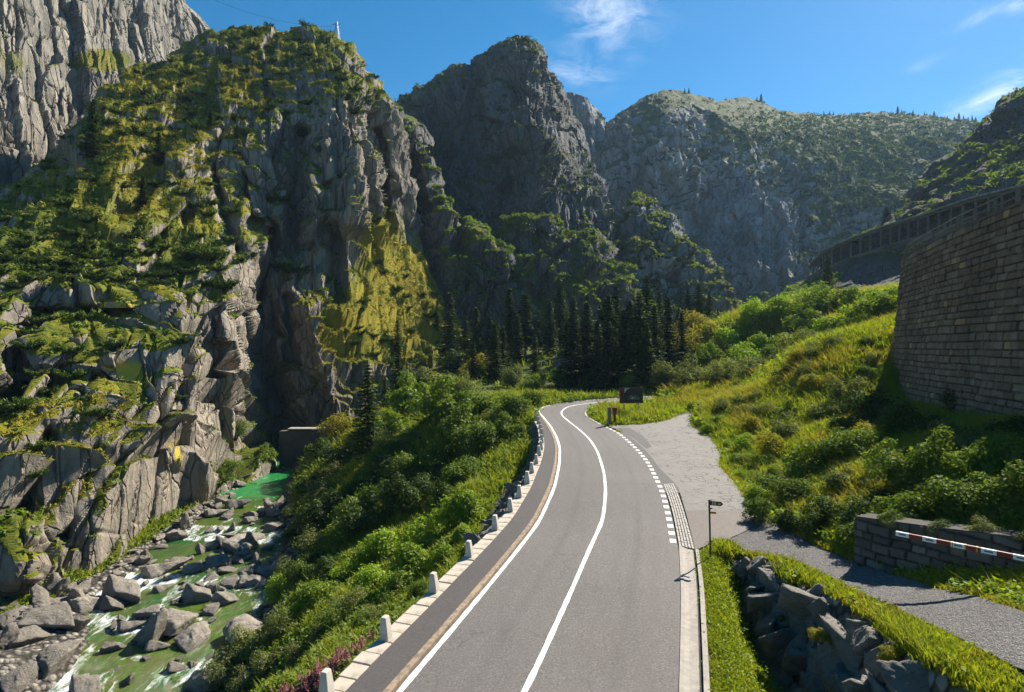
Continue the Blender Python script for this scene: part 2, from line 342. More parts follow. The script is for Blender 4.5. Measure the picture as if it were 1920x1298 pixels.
def water_mat():
    t = NT('glacial_water'); p = t.pos(); w = t.node('ShaderNodeVectorMath', {0: t.pos((1.0, .30, 1), rot=(0, 0, .42)), 1: t.node('ShaderNodeVectorMath', {0: t.node('ShaderNodeTexNoise', {'Vector': p, 'Scale': .35, 'Detail': 3}).outputs[1], 3: 1.6}, operation='SCALE').outputs[0]}, operation='ADD').outputs[0]
    n = t.noise(w, 1.1, 8, .68, .8); n2 = t.noise(w, 4.0, 7, .72, .6); b = t.noise(p, .17, 4); bed = t.voro(p, 1.1); bed2 = t.noise(p, 1.9, 6, .7)
    foam = t.rng(t.math('ADD', t.attr('foam'), t.rng(n, .25, .75, -.5, .5)), .36, .68)
    foam = t.math('MULTIPLY', foam, t.rng(n2, .34, .56, .12, 1))
    near = t.mix(t.rng(b, .38, .60), (.065, .125, .005), (.016, .095, .018))
    near = t.mix(t.rng(t.math('ADD', t.math('MULTIPLY', bed, .5), bed2), .55, .95, .75, 0), near, (.10, .085, .03))
    c = t.mix(t.attr('pool'), near, (.022, .20, .055))
    c = t.mix(t.rng(n2, .58, .74, 0, .35), c, (.08, .17, .10))
    c = t.mix(foam, c, (.84, .87, .90))
    return t.finish(t.principled(c, t.rng(foam, 0, 1, .12, .8), t.bump(t.math('ADD', t.math('MULTIPLY', n, 1.2), n2), .7, .16), .5))
M['water'] = water_mat()

def masonry_mat(name, cols, dark):
    t = NT(name); p = t.pos(); n = t.noise(p, 1.1, 6, .65); f = t.noise(p, 11, 6, .75); big = t.noise(t.pos((1, 1, .3)), .28, 5, .6)
    k = t.attr('tone'); c = t.mix(t.rng(k, 0, .5), cols[0], cols[1]); c = t.mix(t.rng(k, .5, 1), c, cols[2])
    c = t.mix(t.rng(k, .968, .972), c, cols[3])
    c = t.mix(t.rng(n, .3, .75, 0, .5), c, dark); c = t.mix(t.rng(big, .5, .68, 0, .5), c, dark)
    c = t.mix(t.attr('joint'), c, (.035, .031, .027)); c = t.mix(t.rng(f, .55, .8, 0, .3), c, cols[2])
    return t.finish(t.principled(c, .9, t.bump(t.math('ADD', n, f), .7, .05), .2))
M['masonry'] = masonry_mat('coursed_masonry', [(.185, .13, .086), (.255, .183, .122), (.33, .245, .17), (.50, .33, .15)], (.09, .064, .045))
M['gabion'] = masonry_mat('grey_stone_blocks', [(.085, .078, .066), (.12, .11, .094), (.165, .15, .13), (.23, .21, .18)], (.04, .036, .03))
M['rubble'] = masonry_mat('rubble_masonry', [(.17, .15, .125), (.23, .205, .175), (.29, .26, .22), (.33, .3, .26)], (.09, .08, .068))
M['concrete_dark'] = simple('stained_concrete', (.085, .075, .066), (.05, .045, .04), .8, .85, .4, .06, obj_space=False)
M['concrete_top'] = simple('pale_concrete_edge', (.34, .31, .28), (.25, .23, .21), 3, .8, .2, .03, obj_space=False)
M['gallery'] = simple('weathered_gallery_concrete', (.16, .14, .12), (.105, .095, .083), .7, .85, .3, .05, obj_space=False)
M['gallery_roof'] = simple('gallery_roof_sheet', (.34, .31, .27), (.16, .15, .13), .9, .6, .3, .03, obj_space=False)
M['steel'] = simple('galvanised_steel', (.22, .22, .22), (.15, .15, .15), 9, .5, .1, .003, metal=.6)
M['iron'] = simple('dark_iron', (.055, .05, .047), (.035, .032, .03), 9, .55, .2, .004, metal=.3)
M['wood_grey'] = simple('weathered_wood', (.20, .19, .18), (.12, .115, .11), 14, .8, .5, .01)
M['red'] = simple('faded_red_paint', (.23, .028, .014), (.16, .02, .012), 7, .45, .1, .004)
M['brown_sign'] = simple('brown_sign_face', (.115, .018, .014), (.09, .015, .012), 4, .5, .05, .002)
M['black_sign'] = simple('dark_picture_face', (.018, .02, .017), (.03, .034, .028), 3, .5, .05, .002)
M['sign_green'] = simple('picture_grey_green', (.10, .125, .085), (.045, .06, .04), 9, .5, .05, .002)
M['sign_pale'] = simple('picture_pale_grey', (.42, .42, .40), (.22, .23, .22), 9, .5, .05, .002)
M['yellow_sign'] = simple('yellow_waymark', (.50, .25, .02), (.38, .19, .02), 6, .45, .05, .002)
M['sign_cream'] = simple('cream_lettering', (.62, .48, .26), (.5, .38, .2), 6, .5, .05, .002)
M['bar_red'] = simple('barrier_red', (.20, .022, .02), (.15, .018, .016), 6, .45, .1, .003)
M['bar_white'] = simple('barrier_white', (.74, .74, .74), (.6, .6, .6), 6, .45, .1, .003)
M['bar_yellow'] = simple('barrier_yellow', (.65, .33, .02), (.5, .26, .02), 6, .45, .1, .003)
M['bar_blue'] = simple('barrier_reflector', (.10, .14, .19), (.07, .10, .14), 6, .3, .1, .003)

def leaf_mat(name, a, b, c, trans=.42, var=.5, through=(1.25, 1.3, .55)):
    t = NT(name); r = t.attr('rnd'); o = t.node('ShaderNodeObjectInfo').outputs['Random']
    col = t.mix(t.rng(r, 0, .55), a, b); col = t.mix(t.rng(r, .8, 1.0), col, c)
    col = t.mix(1.0, col, t.mix(o, (1 - var * .55,) * 3, (1 + var * .35, 1 + var * .35, 1 - var * .1)), 'MULTIPLY')
    d = t.node('ShaderNodeBsdfDiffuse', {0: col}).outputs[0]
    tr = t.node('ShaderNodeBsdfTranslucent', {0: t.mix(1.0, col, through, 'MULTIPLY')}).outputs[0]
    gl = t.node('ShaderNodeBsdfGlossy', {0: (.8, .85, .75), 'Roughness': .6}).outputs[0]
    s = t.node('ShaderNodeMixShader', {0: trans, 1: d, 2: tr}).outputs[0]
    return t.finish(t.node('ShaderNodeMixShader', {0: .022, 1: s, 2: gl}).outputs[0])
M['leaf_lime'] = leaf_mat('lime_leaves', (.12, .20, .010), (.22, .31, .016), (.32, .36, .03))
M['leaf_mid'] = leaf_mat('green_leaves', (.055, .10, .010), (.125, .18, .016), (.24, .25, .03))
M['leaf_grey'] = leaf_mat('willow_leaves', (.075, .10, .028), (.155, .175, .05), (.27, .26, .10))
M['leaf_dark'] = leaf_mat('dark_leaves', (.022, .045, .008), (.055, .088, .011), (.15, .17, .02))
M['leaf_yellow'] = leaf_mat('yellowing_leaves', (.18, .18, .013), (.28, .24, .018), (.36, .25, .03))
M['needle'] = leaf_mat('spruce_needles', (.020, .038, .011), (.042, .066, .016), (.08, .105, .024), .3)
M['pine'] = leaf_mat('dwarf_pine_needles', (.024, .046, .008), (.055, .09, .011), (.11, .145, .016), .28)
M['grass'] = leaf_mat('grass_blades', (.12, .18, .012), (.25, .27, .02), (.38, .31, .05), .45, .2)
M['dry_grass'] = leaf_mat('dry_grass_blades', (.24, .20, .028), (.33, .25, .04), (.42, .30, .11), .4, .2)
M['weed'] = leaf_mat('broad_weeds', (.09, .17, .009), (.21, .28, .013), (.38, .37, .02), .45, .2)
M['fireweed'] = leaf_mat('fireweed_flowers', (.40, .13, .18), (.42, .22, .22), (.33, .22, .17), .35, .2, (1.05, .95, 1.0))
M['far_shrub'] = leaf_mat('far_shrub_leaves', (.035, .055, .014), (.07, .095, .022), (.12, .125, .035), .3, .2)
M['bark'] = simple('bark', (.085, .065, .05), (.045, .035, .028), 7, .9, .6, .03)
M['twig'] = simple('twigs', (.10, .085, .065), (.065, .055, .045), 9, .9, .3, .01)
# ---------------------------------------------------------------- the lie of the land near the road
H0, SL, PV = 9.4, 0.04, 605.0        # the road: 9.4 m below the eye at its foot, climbing 4 %
def zroad(Y): return CZ - H0 + SL * Y
def on_road(px, py):
    Y = H0 * F / (py - PV); return np.array([(px - 960) * Y / F, Y])
def zriver(Y):
    return CZ + np.interp(Y, [15, 27, 31, 36, 40, 46, 49, 56, 60, 66, 70, 120], [-20.9, -20.6, -20.3, -20.0, -19.8, -19.35, -19.1, -18.85, -18.5, -18.3, -18.05, -18.0])

def resample(pts, step):
    pts = np.asarray(pts, float); d = np.r_[0, np.cumsum(np.linalg.norm(np.diff(pts, axis=0), axis=1))]
    n = max(2, int(d[-1] / step) + 1); s = np.linspace(0, d[-1], n)
    return np.stack([np.interp(s, d, pts[:, k]) for k in range(pts.shape[1])], 1)
def smooth_curve(pts, step=.4, k=5):
    c = resample(pts, step)
    for _ in range(3):
        e0, e1 = 2 * c[0] - c[1:k + 1][::-1], 2 * c[-1] - c[-k - 1:-1][::-1]
        q = np.concatenate([e0, c, e1]); c2 = blur(q, k // 2, 0)[k:-k]; c2[0], c2[-1] = c[0], c[-1]; c = c2
    return resample(c, step)
def offset(c, d):
    """d metres to the left of the curve's direction"""
    t = np.gradient(c, axis=0); t /= np.linalg.norm(t, axis=1, keepdims=True)
    return c + np.stack([-t[:, 1], t[:, 0]], 1) * np.reshape(d, (-1, 1))

line_px = [(625, 1450), (748, 1298), (836, 1195), (907, 1110), (959.5, 1046), (1010.5, 980), (1040, 914), (1049, 870), (1050, 840), (1044, 820), (1033, 799.5), (1016, 779), (1009, 772), (1014, 764), (1044, 757), (1099, 751), (1155, 746.5), (1230, 743)]
cent_px = [(895, 1450), (985, 1298), (1075, 1100), (1105, 1030), (1131, 975), (1136, 920), (1132.5, 885), (1121, 848), (1107, 825), (1088, 807), (1066, 790), (1053, 779), (1052, 772), (1062.5, 763), (1092, 757.5), (1144, 752.5), (1230, 748)]
right_px = [(1266, 1450), (1268, 1298), (1270, 1100), (1266, 1040), (1262, 1015), (1254.6, 973), (1247, 940), (1239, 914), (1231, 899), (1221.5, 879), (1216, 868.6), (1199, 847.6), (1188, 836.6), (1173.6, 823.7), (1158, 810.6), (1129, 797.7), (1103, 783), (1096, 775.5), (1099, 769.5), (1118, 761), (1147, 756), (1230, 752.5)]
LL = smooth_curve([on_road(*p) for p in line_px]); LC = smooth_curve([on_road(*p) for p in cent_px]); LR = smooth_curve([on_road(*p) for p in right_px])
LLt = np.linspace(0, 1, len(LL)); LLy = LL[:, 1]
taper = np.interp(np.arange(len(LL)) * .4, [0, 24, 34, 44, 52], [1, 1, .8, .55, .0])
EDGE_IN, STRIP_OUT, STONE_OUT = .42, .42 + .86 * taper, .42 + (.86 + .54) * taper
E_stone = offset(LL, STONE_OUT)
n_end = int(np.argmin(abs(taper - .5)))           # where the pavement and the bollards end

ctrl = []                                           # height control points (X, Y, z)
def cp(px, py, Y): ctrl.append(P(px, py, Y))
for c in (LL, LC, LR):
    for x, y in c[::6]: ctrl.append((x, y, zroad(y)))
for i in range(4, len(LL), 7):                      # the bank left of the road
    t = LL[min(i + 1, len(LL) - 1)] - LL[i - 1]; nrm = np.array([-t[1], t[0]]) / np.linalg.norm(t)
    if LL[i, 1] > 58 or i > n_end: continue
    for d, dz in ((2.6, -2.4), (4.5, -3.6), (7.5, -5.4), (10.5, -7.0)):
        p = LL[i] + nrm * (STONE_OUT[i] + d - 1.5)
        w = np.interp(LL[i, 1], [10, 40, 58], [1.0, .95, .6])
        ctrl.append((p[0], p[1], zroad(LL[i, 1]) + dz * w))
RIV_R = np.array([(-10.5, 20), (-13, 27), (-16.2, 34), (-17.4, 42), (-19, 50), (-22.4, 58), (-25.6, 66), (-28.3, 74), (-30.5, 82), (-33, 92), (-36, 105)], float)
RIV_L = np.array([(-28, 20), (-30.5, 30), (-33.5, 38), (-33.5, 44), (-33.0, 50), (-33.3, 58), (-34.2, 67), (-35.5, 76), (-37, 84), (-39, 92), (-41, 105)], float)
for (xr, y), (xl, yl) in zip(RIV_R, RIV_L):
    ctrl.append((xr, y, zriver(y) + .25)); ctrl.append(((xr + xl) / 2, (y + yl) / 2, zriver((y + yl) / 2) - 1.3)); ctrl.append((xl, yl, zriver(yl) + .15))
    ctrl.append((xr + 2.2, y + .5, zriver(y) + 1.9))
for q in [(-60, 1240, 34), (30, 1160, 40), (-150, 1300, 33), (-150, 1150, 44), (100, 1125, 44)]: cp(*q)
for q in [(1000, 757, 66), (960, 770, 62), (900, 790, 62), (820, 800, 60), (740, 850, 60), (690, 870, 60), (640, 890, 66), (620, 830, 82), (700, 790, 85), (800, 745, 85), (900, 725, 85), (1000, 728, 85),
          (740, 770, 104), (860, 700, 110), (1100, 738, 82), (1200, 730, 80), (1300, 725, 80), (880, 690, 112), (1000, 680, 105), (1120, 672, 102), (1220, 668, 102), (900, 665, 130), (1000, 650, 135), (1150, 645, 135), (1280, 640, 130), (1000, 640, 152), (1200, 632, 152), (1400, 600, 150),
          (1310, 664, 96), (1430, 664, 94), (1330, 700, 88), (1420, 700, 84), (1480, 690, 76),
          (1230, 735, 74), (1300, 735, 72), (1350, 738, 68), (1420, 722, 62), (1500, 652, 61), (1600, 626, 58), (1680, 613, 54), (1800, 590, 60), (1685, 700, 47), (1740, 755, 42.5), (1830, 765, 35.6), (1920, 770, 31), (2050, 780, 25.5),
          (1400, 790, 50), (1400, 850, 42), (1500, 740, 50), (1500, 850, 38), (1600, 720, 48), (1600, 850, 33), (1750, 850, 28), (1920, 850, 24), (1500, 960, 28.5), (1600, 950, 25.6), (1660, 975, 23), (1780, 940, 21.5), (1920, 930, 19.5), (2050, 950, 17),
          (1345, 870, 42.6), (1380, 915, 36),
          (1560, 600, 80), (1680, 570, 82), (1400, 610, 100), (1560, 560, 112), (1680, 540, 112), (1450, 570, 135), (1800, 560, 70), (2000, 560, 68), (1900, 500, 110)]: cp(*q)
path_up = [(1400, 945, -8.4), (1450, 980, -8.3), (1540, 1030, -8.1), (1600, 1055, -7.9), (1680, 1080, -7.5), (1760, 1105, -7.1), (1850, 1125, -6.6), (1920, 1150, -6.2), (2060, 1215, -5.6)]
path_lo = [(1352, 1003, -8.43), (1400, 1035, -8.4), (1480, 1050, -8.2), (1560, 1085, -7.9), (1650, 1130, -7.45), (1740, 1170, -7.0), (1800, 1200, -6.65), (1860, 1230, -6.3), (1920, 1260, -6.0), (2060, 1350, -5.5)]
wall_top = [(1395, 1040, -8.45), (1435, 1052, -8.3), (1480, 1083, -8.1), (1530, 1102, -7.9), (1600, 1140, -7.6), (1640, 1160, -7.35), (1700, 1220, -7.0), (1780, 1270, -6.7), (1830, 1298, -6.5), (1960, 1370, -6.1)]
def byz(px, py, z): Y = -z * F / (py - 649); return ((px - 960) * Y / F, Y, CZ + z)
PU, PLo, WT = [np.array([byz(*q) for q in L]) for L in (path_up, path_lo, wall_top)]
_y = WT[:, 1]; WH = np.interp(_y, [9, 15.8, 17, 19.2, 20.5, 23, 23.8], [4.2, 3.9, 3.6, 3.2, 2.6, 1.1, .45]); WB = WT - np.c_[np.interp(WH, [0, 1.1, 3.2, 4.2], [.25, .75, 1.4, 1.7]), 0 * _y, WH]
GABC = np.array([(12.3, 21.0, CZ - 7.95), (12.75, 20.0, CZ - 7.8), (13.4, 18.6, CZ - 7.3), (14.6, 16.6, CZ - 6.75), (16, 14.2, CZ - 6.3), (17.6, 11, CZ - 5.8)])
for A in (PU, PLo, WT, GABC): ctrl += [tuple(v) for v in resample(A, 1.6)]
for q in [(1340, 1298), (1340, 1150), (1350, 1060)]: x, y = on_road(*q); ctrl.append((x, y, zroad(y)))
ctrl = np.array(ctrl)
def _tps(r2): return .5 * r2 * np.log(r2 + 1e-9)
def _fit(c, lam):
    n = len(c); d2 = ((c[:, None, :2] - c[None, :, :2]) ** 2).sum(-1); K = _tps(d2) + lam * np.eye(n)
    Pm = np.c_[np.ones(n), c[:, :2]]; A = np.block([[K, Pm], [Pm.T, np.zeros((3, 3))]])
    return np.linalg.solve(A, np.r_[c[:, 2], 0, 0, 0])
_w = _fit(ctrl, .6)
def tps(X, Y):
    sh = np.shape(X); X = np.ravel(X).astype(float); Y = np.ravel(Y).astype(float); out = _w[-3] + _w[-2] * X + _w[-1] * Y
    for k in range(0, len(X), 20000):
        d2 = (X[k:k + 20000, None] - ctrl[None, :, 0]) ** 2 + (Y[k:k + 20000, None] - ctrl[None, :, 1]) ** 2
        out[k:k + 20000] += _tps(d2) @ _w[:-3]
    return out.reshape(sh)
def seg_dist(X, Y, poly, closed=False):
    poly = np.asarray(poly)[:, :2]; d = np.full(np.shape(X), 1e9)
    for a, b in zip(poly, np.roll(poly, -1, 0) if closed else poly[1:]):
        e = b - a; t = np.clip(((X - a[0]) * e[0] + (Y - a[1]) * e[1]) / (e @ e + 1e-9), 0, 1)
        d = np.minimum(d, np.hypot(X - a[0] - t * e[0], Y - a[1] - t * e[1]))
    return d
def inside(X, Y, poly):
    poly = np.asarray(poly)[:, :2]; c = np.zeros(np.shape(X), bool)
    for a, b in zip(poly, np.roll(poly, -1, 0)):
        k = (a[1] > Y) != (b[1] > Y)
        c ^= k & (X < (b[0] - a[0]) * (Y - a[1]) / (b[1] - a[1] + 1e-12) + a[0])
    return c
plaza_px = [(1303, 1032), (1302, 1026), (1287, 965), (1272, 915), (1262, 903), (1236, 878), (1222, 858), (1206, 840), (1182, 820), (1166, 809), (1140, 799.5), (1165, 797), (1200, 796), (1240, 790.5), (1262, 782), (1290, 772), (1305, 776), (1298, 786), (1299, 798),
            (1312, 806), (1332, 820), (1351, 848), (1347, 872), (1372, 899), (1392, 925), (1400, 945), (1402, 955), (1392, 985), (1368, 1012), (1340, 1010), (1322, 1024)]
PLZ = np.array([on_road(*q) for q in plaza_px])
road_poly = np.r_[offset(LL, np.where(taper > .3, STONE_OUT - .15, .3)), offset(LR, -.9 * np.interp(LR[:, 1], [10, 25, 33, 40], [1, 1, .6, .25]))[::-1]]
EAST = resample(np.array([on_road(*q) for q in [(1325, 1450), (1326, 1298), (1326, 1200), (1318, 1096), (1308, 1036)]]), .5)
def near_z(X, Y, L):
    d = np.full(np.shape(X), 1e9); z = np.zeros(np.shape(X))
    for a, b in zip(L, L[1:]):
        e = b - a; t = np.clip(((X - a[0]) * e[0] + (Y - a[1]) * e[1]) / (e[:2] @ e[:2] + 1e-9), 0, 1); dd = np.hypot(X - a[0] - t * e[0], Y - a[1] - t * e[1])
        z = np.where(dd < d, a[2] + t * e[2], z); d = np.minimum(d, dd)
    return d, z
EAST3 = np.c_[EAST, zroad(EAST[:, 1]) + .02]
def band(X, Y, h, A, B, up=0.0):
    m = inside(X, Y, np.r_[A[:, :2], B[::-1, :2]]); da, za = near_z(X, Y, A); db_, zb = near_z(X, Y, B); return np.where(m, (za * db_ + zb * da) / (da + db_ + 1e-9) + up, h)
def hfun(X, Y):
    X = np.asarray(X, float); Y = np.asarray(Y, float); h = tps(X, Y)
    h = band(X, Y, h, EAST3[::-1], WB); h = band(X, Y, h, WB, WT); h = band(X, Y, h, WT, PLo); h = band(X, Y, h, PLo, PU, -.06); h = band(X, Y, h, PU, GABC)
    for poly in (road_poly, PLZ):
        near = np.where(inside(X, Y, poly), 0, seg_dist(X, Y, poly, True))
        w = 1 - sstep(.0, 1.1, near); h = h * (1 - w) + (zroad(Y) - .07) * w
    return h
# one fine sheet near the road and a coarse one that runs under the cliffs
gx = np.r_[np.arange(-48, -22, .6), np.arange(-22, 6, .3), np.arange(6, 14, .15), np.arange(14, 26, .3), np.arange(26, 92, .8)]; gy = np.r_[np.arange(5, 50, .3), np.arange(50, 110, .55), np.arange(110, 190, 2.0)]
GX, GY = np.meshgrid(gx, gy); GZ = hfun(GX, GY)
onroad = np.minimum(np.where(inside(GX, GY, road_poly), 0, seg_dist(GX, GY, road_poly, True)), np.where(inside(GX, GY, PLZ), 0, seg_dist(GX, GY, PLZ, True)))
pathd = np.minimum(seg_dist(GX, GY, PU), seg_dist(GX, GY, PLo)); PATHPOLY = np.r_[PU[:, :2], PLo[::-1, :2]]
pathd = np.where(inside(GX, GY, PATHPOLY), 0, pathd)
rough = sstep(.5, 2.5, np.minimum(onroad, pathd))
GZ = GZ + rough * (fbm(GX * .28, GY * .28, 3, 4) * .35 + fbm(GX * 1.3, GY * 1.3, 9, 3) * .10)
bankw = sstep(2.3, 1.2, np.abs(seg_dist(GX, GY, E_stone[:n_end]) - .9)) * (GX < np.interp(GY, LL[:, 1], LL[:, 0]))
riv = np.minimum(seg_dist(GX, GY, RIV_R), seg_dist(GX, GY, RIV_L)); riv = np.where(inside(GX, GY, np.r_[RIV_R, RIV_L[::-1]]), 0, riv)
stony = np.maximum(np.maximum(sstep(3.0, 1.0, riv), inside(GX, GY, np.r_[WB[:, :2], WT[::-1, :2]]) * 1.0), bankw * (.4 + .6 * vn(GX * 2, GY * 2, 4)) * sstep(21, 27, GY))
def ground_z(x, y):
    """height of the ground mesh"""
    x = np.atleast_1d(np.asarray(x, float)); y = np.atleast_1d(np.asarray(y, float))
    i = np.clip(np.searchsorted(gx, x) - 1, 0, len(gx) - 2); j = np.clip(np.searchsorted(gy, y) - 1, 0, len(gy) - 2)
    u = np.clip((x - gx[i]) / (gx[i + 1] - gx[i]), 0, 1); v = np.clip((y - gy[j]) / (gy[j + 1] - gy[j]), 0, 1)
    return (GZ[j, i] * (1 - u) + GZ[j, i + 1] * u) * (1 - v) + (GZ[j + 1, i] * (1 - u) + GZ[j + 1, i + 1] * u) * v
g = obj('ground', mesh('ground', np.stack([GX, GY, GZ], -1), grid_quads(*GX.shape), M['ground'], smooth=True, attrs={'stony': ('POINT', stony)}))
tag(g, 'green and stony ground of the gorge floor on both sides of the road', kind='structure')
far_g = np.array([(-900, -60), (1500, -60), (1500, 1500), (-900, 1500)], float)
tag(obj('valley_floor', mesh('valley_floor', np.c_[far_g, np.full(4, CZ - 26)], [(0, 1, 2, 3)], M['ground'])), 'dark floor of the gorge below the cliffs', kind='structure')
def hit(px, py, y0=9.0, y1=170.0):
    """where the sight line through a pixel of the photograph meets the ground"""
    Y = np.arange(y0, y1, .15); x = (px - 960) * Y / F; z = CZ + Y * (649 - py) / F
    k = np.nonzero(z <= ground_z(x, Y))[0]
    if not len(k): return None
    k = k[0]; return np.array([x[k], Y[k], float(ground_z(x[k], Y[k])[0])])

# ---------------------------------------------------------------- road, pavements and paths
def ribbon(a, b, lift, n=2, zf=zroad):
    """sheet between two curves with the same number of points"""
    t = np.linspace(0, 1, n)[None, :, None]; XY = a[:, None] * (1 - t) + b[:, None] * t
    Z = zf(XY[..., 1]) + lift; return np.concatenate([XY, Z[..., None]], -1)
def ribbon_obj(name, a, b, lift, mat, label, n=2, zf=zroad, kind='structure'):
    G = ribbon(a, b, lift, n, zf); o = obj(name, mesh(name, G, grid_quads(*G.shape[:2])[:, ::-1], mat, smooth=True, attrs={'across': ('POINT', np.broadcast_to(np.linspace(0, 1, n), G.shape[:2]))})); tag(o, label, kind=kind); return o
def match(a, b, n=260):
    return resample_n(a, n), resample_n(b, n)
def resample_n(c, n):
    d = np.r_[0, np.cumsum(np.linalg.norm(np.diff(c, axis=0), axis=1))]; s = np.linspace(0, d[-1], n)
    return np.stack([np.interp(s, d, c[:, k]) for k in range(c.shape[1])], 1)
a, b = match(offset(LL, .13), offset(LR, -.17))
ribbon_obj('road', a, b, .0, M['asphalt'], 'grey asphalt two-lane road curving left through the gorge', 25)
def line_mesh(c, w, lift, d0=0.0):
    wob = .012 * fbm(np.arange(len(c)) * .9, np.zeros(len(c)), 5, 3)
    G = ribbon(offset(c, w / 2 + d0 + wob), offset(c, -w / 2 + d0 - wob), lift); return G
for nm, c, w in (('edge_line', LL, .17), ('centre_line', LC, .17)):
    G = line_mesh(c, w, .006); tag(obj(nm, mesh(nm, G, grid_quads(*G.shape[:2])[:, ::-1], M['paint'])), 'solid white %s painted on the road' % nm.replace('_', ' '), kind='structure')
cR = resample(LR, .05); sR = np.arange(len(cR)) * .05
k0 = int(np.argmin(np.hypot(*(cR - on_road(1262, 1018)).T))); k1 = int(np.argmin(np.hypot(*(cR - on_road(1131, 798.5)).T)))
Vd, qd = [], []
pitch = (sR[k1] - sR[k0]) / 30
for i in range(30):
    a0 = k0 + int((i * pitch) / .05); a1 = a0 + int(.58 * pitch / .05); seg = cR[a0:a1 + 1:max(1, (a1 - a0) // 3)]
    if len(seg) < 2: continue
    G = ribbon(offset(seg, .13), offset(seg, -.13), .006); qd.append(grid_quads(*G.shape[:2])[:, ::-1] + sum(len(v) for v in Vd)); Vd.append(G.reshape(-1, 3))
tag(obj('dashed_line', mesh('dashed_line', np.concatenate(Vd), np.concatenate(qd), M['paint'])), 'dashed white line along the right edge of the road', kind='structure')
seg = cR[k1 + 12:]; G = ribbon(offset(seg, .07), offset(seg, -.07), .006)
tag(obj('edge_line', mesh('edge_line', G, grid_quads(*G.shape[:2])[:, ::-1], M['paint'])), 'thin white line round the grassy inside of the far bend', kind='structure')
# kerb between the road and the dark pavement strip on the left
s_ = slice(0, len(LL)); kin, kout = offset(LL, .155), offset(LL, .155 + .19 * np.clip(taper * 2, .35, 1))
def kerb_mesh(a, b, h, lift=-.05):
    ca = np.c_[a, zroad(a[:, 1])]; cb = np.c_[b, zroad(b[:, 1])]; ca2 = ca + (0, 0, h); cb2 = cb + (0, 0, h); ca = ca + (0, 0, lift); cb = cb + (0, 0, lift)
    j = .008 * fbm(np.arange(len(a)) * .8, np.ones(len(a)), 8, 3); ca2[:, 2] += j; cb2[:, 2] += j
    G = np.stack([ca, ca2, cb2, cb], 1); return G
G = kerb_mesh(kin, kout, .075); tag(obj('kerb', mesh('kerb', G, grid_quads(*G.shape[:2])[:, ::-1], M['kerb'])), 'low ochre kerb between the white line and the dark pavement', kind='structure')
m = taper > .12
ribbon_obj('pavement', offset(LL, STRIP_OUT)[m], kout[m], .05, M['strip'], 'narrow dark asphalt pavement strip along the left kerb', 3)
# gutter on the right
gl = resample_n(smooth_curve([on_road(*q) for q in [(1271, 1450), (1273, 1298), (1276, 1200), (1277, 1096), (1273, 1024)]]), 60)
gr = resample_n(smooth_curve([on_road(*q) for q in [(1315, 1450), (1313, 1298), (1310, 1200), (1307, 1096), (1300, 1032)]]), 60)
def lerpc(t): return gl * (1 - t) + gr * t
G = np.stack([np.c_[lerpc(t), zroad(lerpc(t)[:, 1]) + z] for t, z in ((0, -.03), (0, .035), (.2, .03), (.22, .01), (.5, -.012), (.8, .0), (.97, .012), (1, -.03))], 1)
tag(obj('gutter', mesh('gutter', G, grid_quads(*G.shape[:2]), M['gutter'])), 'pale concrete gutter along the right edge of the road', kind='structure')
dk = gr + (gr - gl) / np.linalg.norm(gr - gl, axis=1, keepdims=True) * .09; dk2 = gr + (gr - gl) / np.linalg.norm(gr - gl, axis=1, keepdims=True) * .24
G = kerb_mesh(dk2, dk, .09); tag(obj('kerb', mesh('kerb', G, grid_quads(*G.shape[:2]), M['gutter'])), 'raised edge of the gutter beside the grass', kind='structure')
ribbon_obj('gutter_joint', gr, dk, -.006, M['joint'], 'dark open joint of the gutter')
el_ = resample_n(smooth_curve([on_road(*q) for q in [(1273, 1024), (1266, 985), (1259, 952), (1250, 925), (1243, 906)]]), 40)
er_ = resample_n(smooth_curve([on_road(*q) for q in [(1303, 1030), (1290, 982), (1279, 945), (1270, 920), (1262, 905)]]), 40)
mb = MB(); wk = np.random.default_rng(3)
for r in range(5):
    i = 0
    while i < 38:
        j = i + 1; t0, t1 = r / 5 + .012, (r + 1) / 5 - .035
        q = [el_[i] * (1 - t0) + er_[i] * t0, el_[i] * (1 - t1) + er_[i] * t1, el_[j] * (1 - t1) + er_[j] * t1, el_[j] * (1 - t0) + er_[j] * t0]
        c = sum(q) / 4; q = [c + (v - c) * (.93, .95) for v in q]; dz = wk.uniform(-.012, .012)
        mb.hexa([(*v, zroad(v[1]) - .05) for v in q], [(*(c + (v - c) * .96), zroad(v[1]) + .022 + dz) for v in q]); i = j
tag(mb.build('sett_paving', M['sett']), 'four rows of pale granite setts between road and paving', kind='structure')
ribbon_obj('sett_bedding', el_, er_, -.004, M['joint'], 'dark bedding between the granite setts')
mL = (LR[:, 1] > 32.5) & (LR[:, 1] < 51)
ribbon_obj('lay_by_edge', offset(LR, -.17)[mL], offset(LR, -1.15)[mL], .003, M['patch'], 'narrow asphalt edge between the dashed line and the worn paving', 3)
from mathutils.geometry import tessellate_polygon
from mathutils import Vector
def flat(name, poly, lift, mat, label):
    V = [Vector((x, y, zroad(y) + lift)) for x, y in poly]; tri = tessellate_polygon([V])
    o = obj(name, mesh(name, [tuple(v) for v in V], np.array([t if (V[t[1]] - V[t[0]]).cross(V[t[2]] - V[t[0]]).z > 0 else t[::-1] for t in tri]), mat)); return tag(o, label, kind='structure')
flat('paved_yard', PLZ, .006, M['plaza'], 'worn cracked paved lay-by on the right of the road')
flat('asphalt_apron', [on_road(*q) for q in [(1287, 958), (1330, 957), (1398, 958), (1440, 975), (1390, 1000), (1362, 1012), (1340, 1012), (1318, 1024), (1304, 1032)]], .011, M['brown_asphalt'], 'smooth brownish asphalt apron below the signpost')
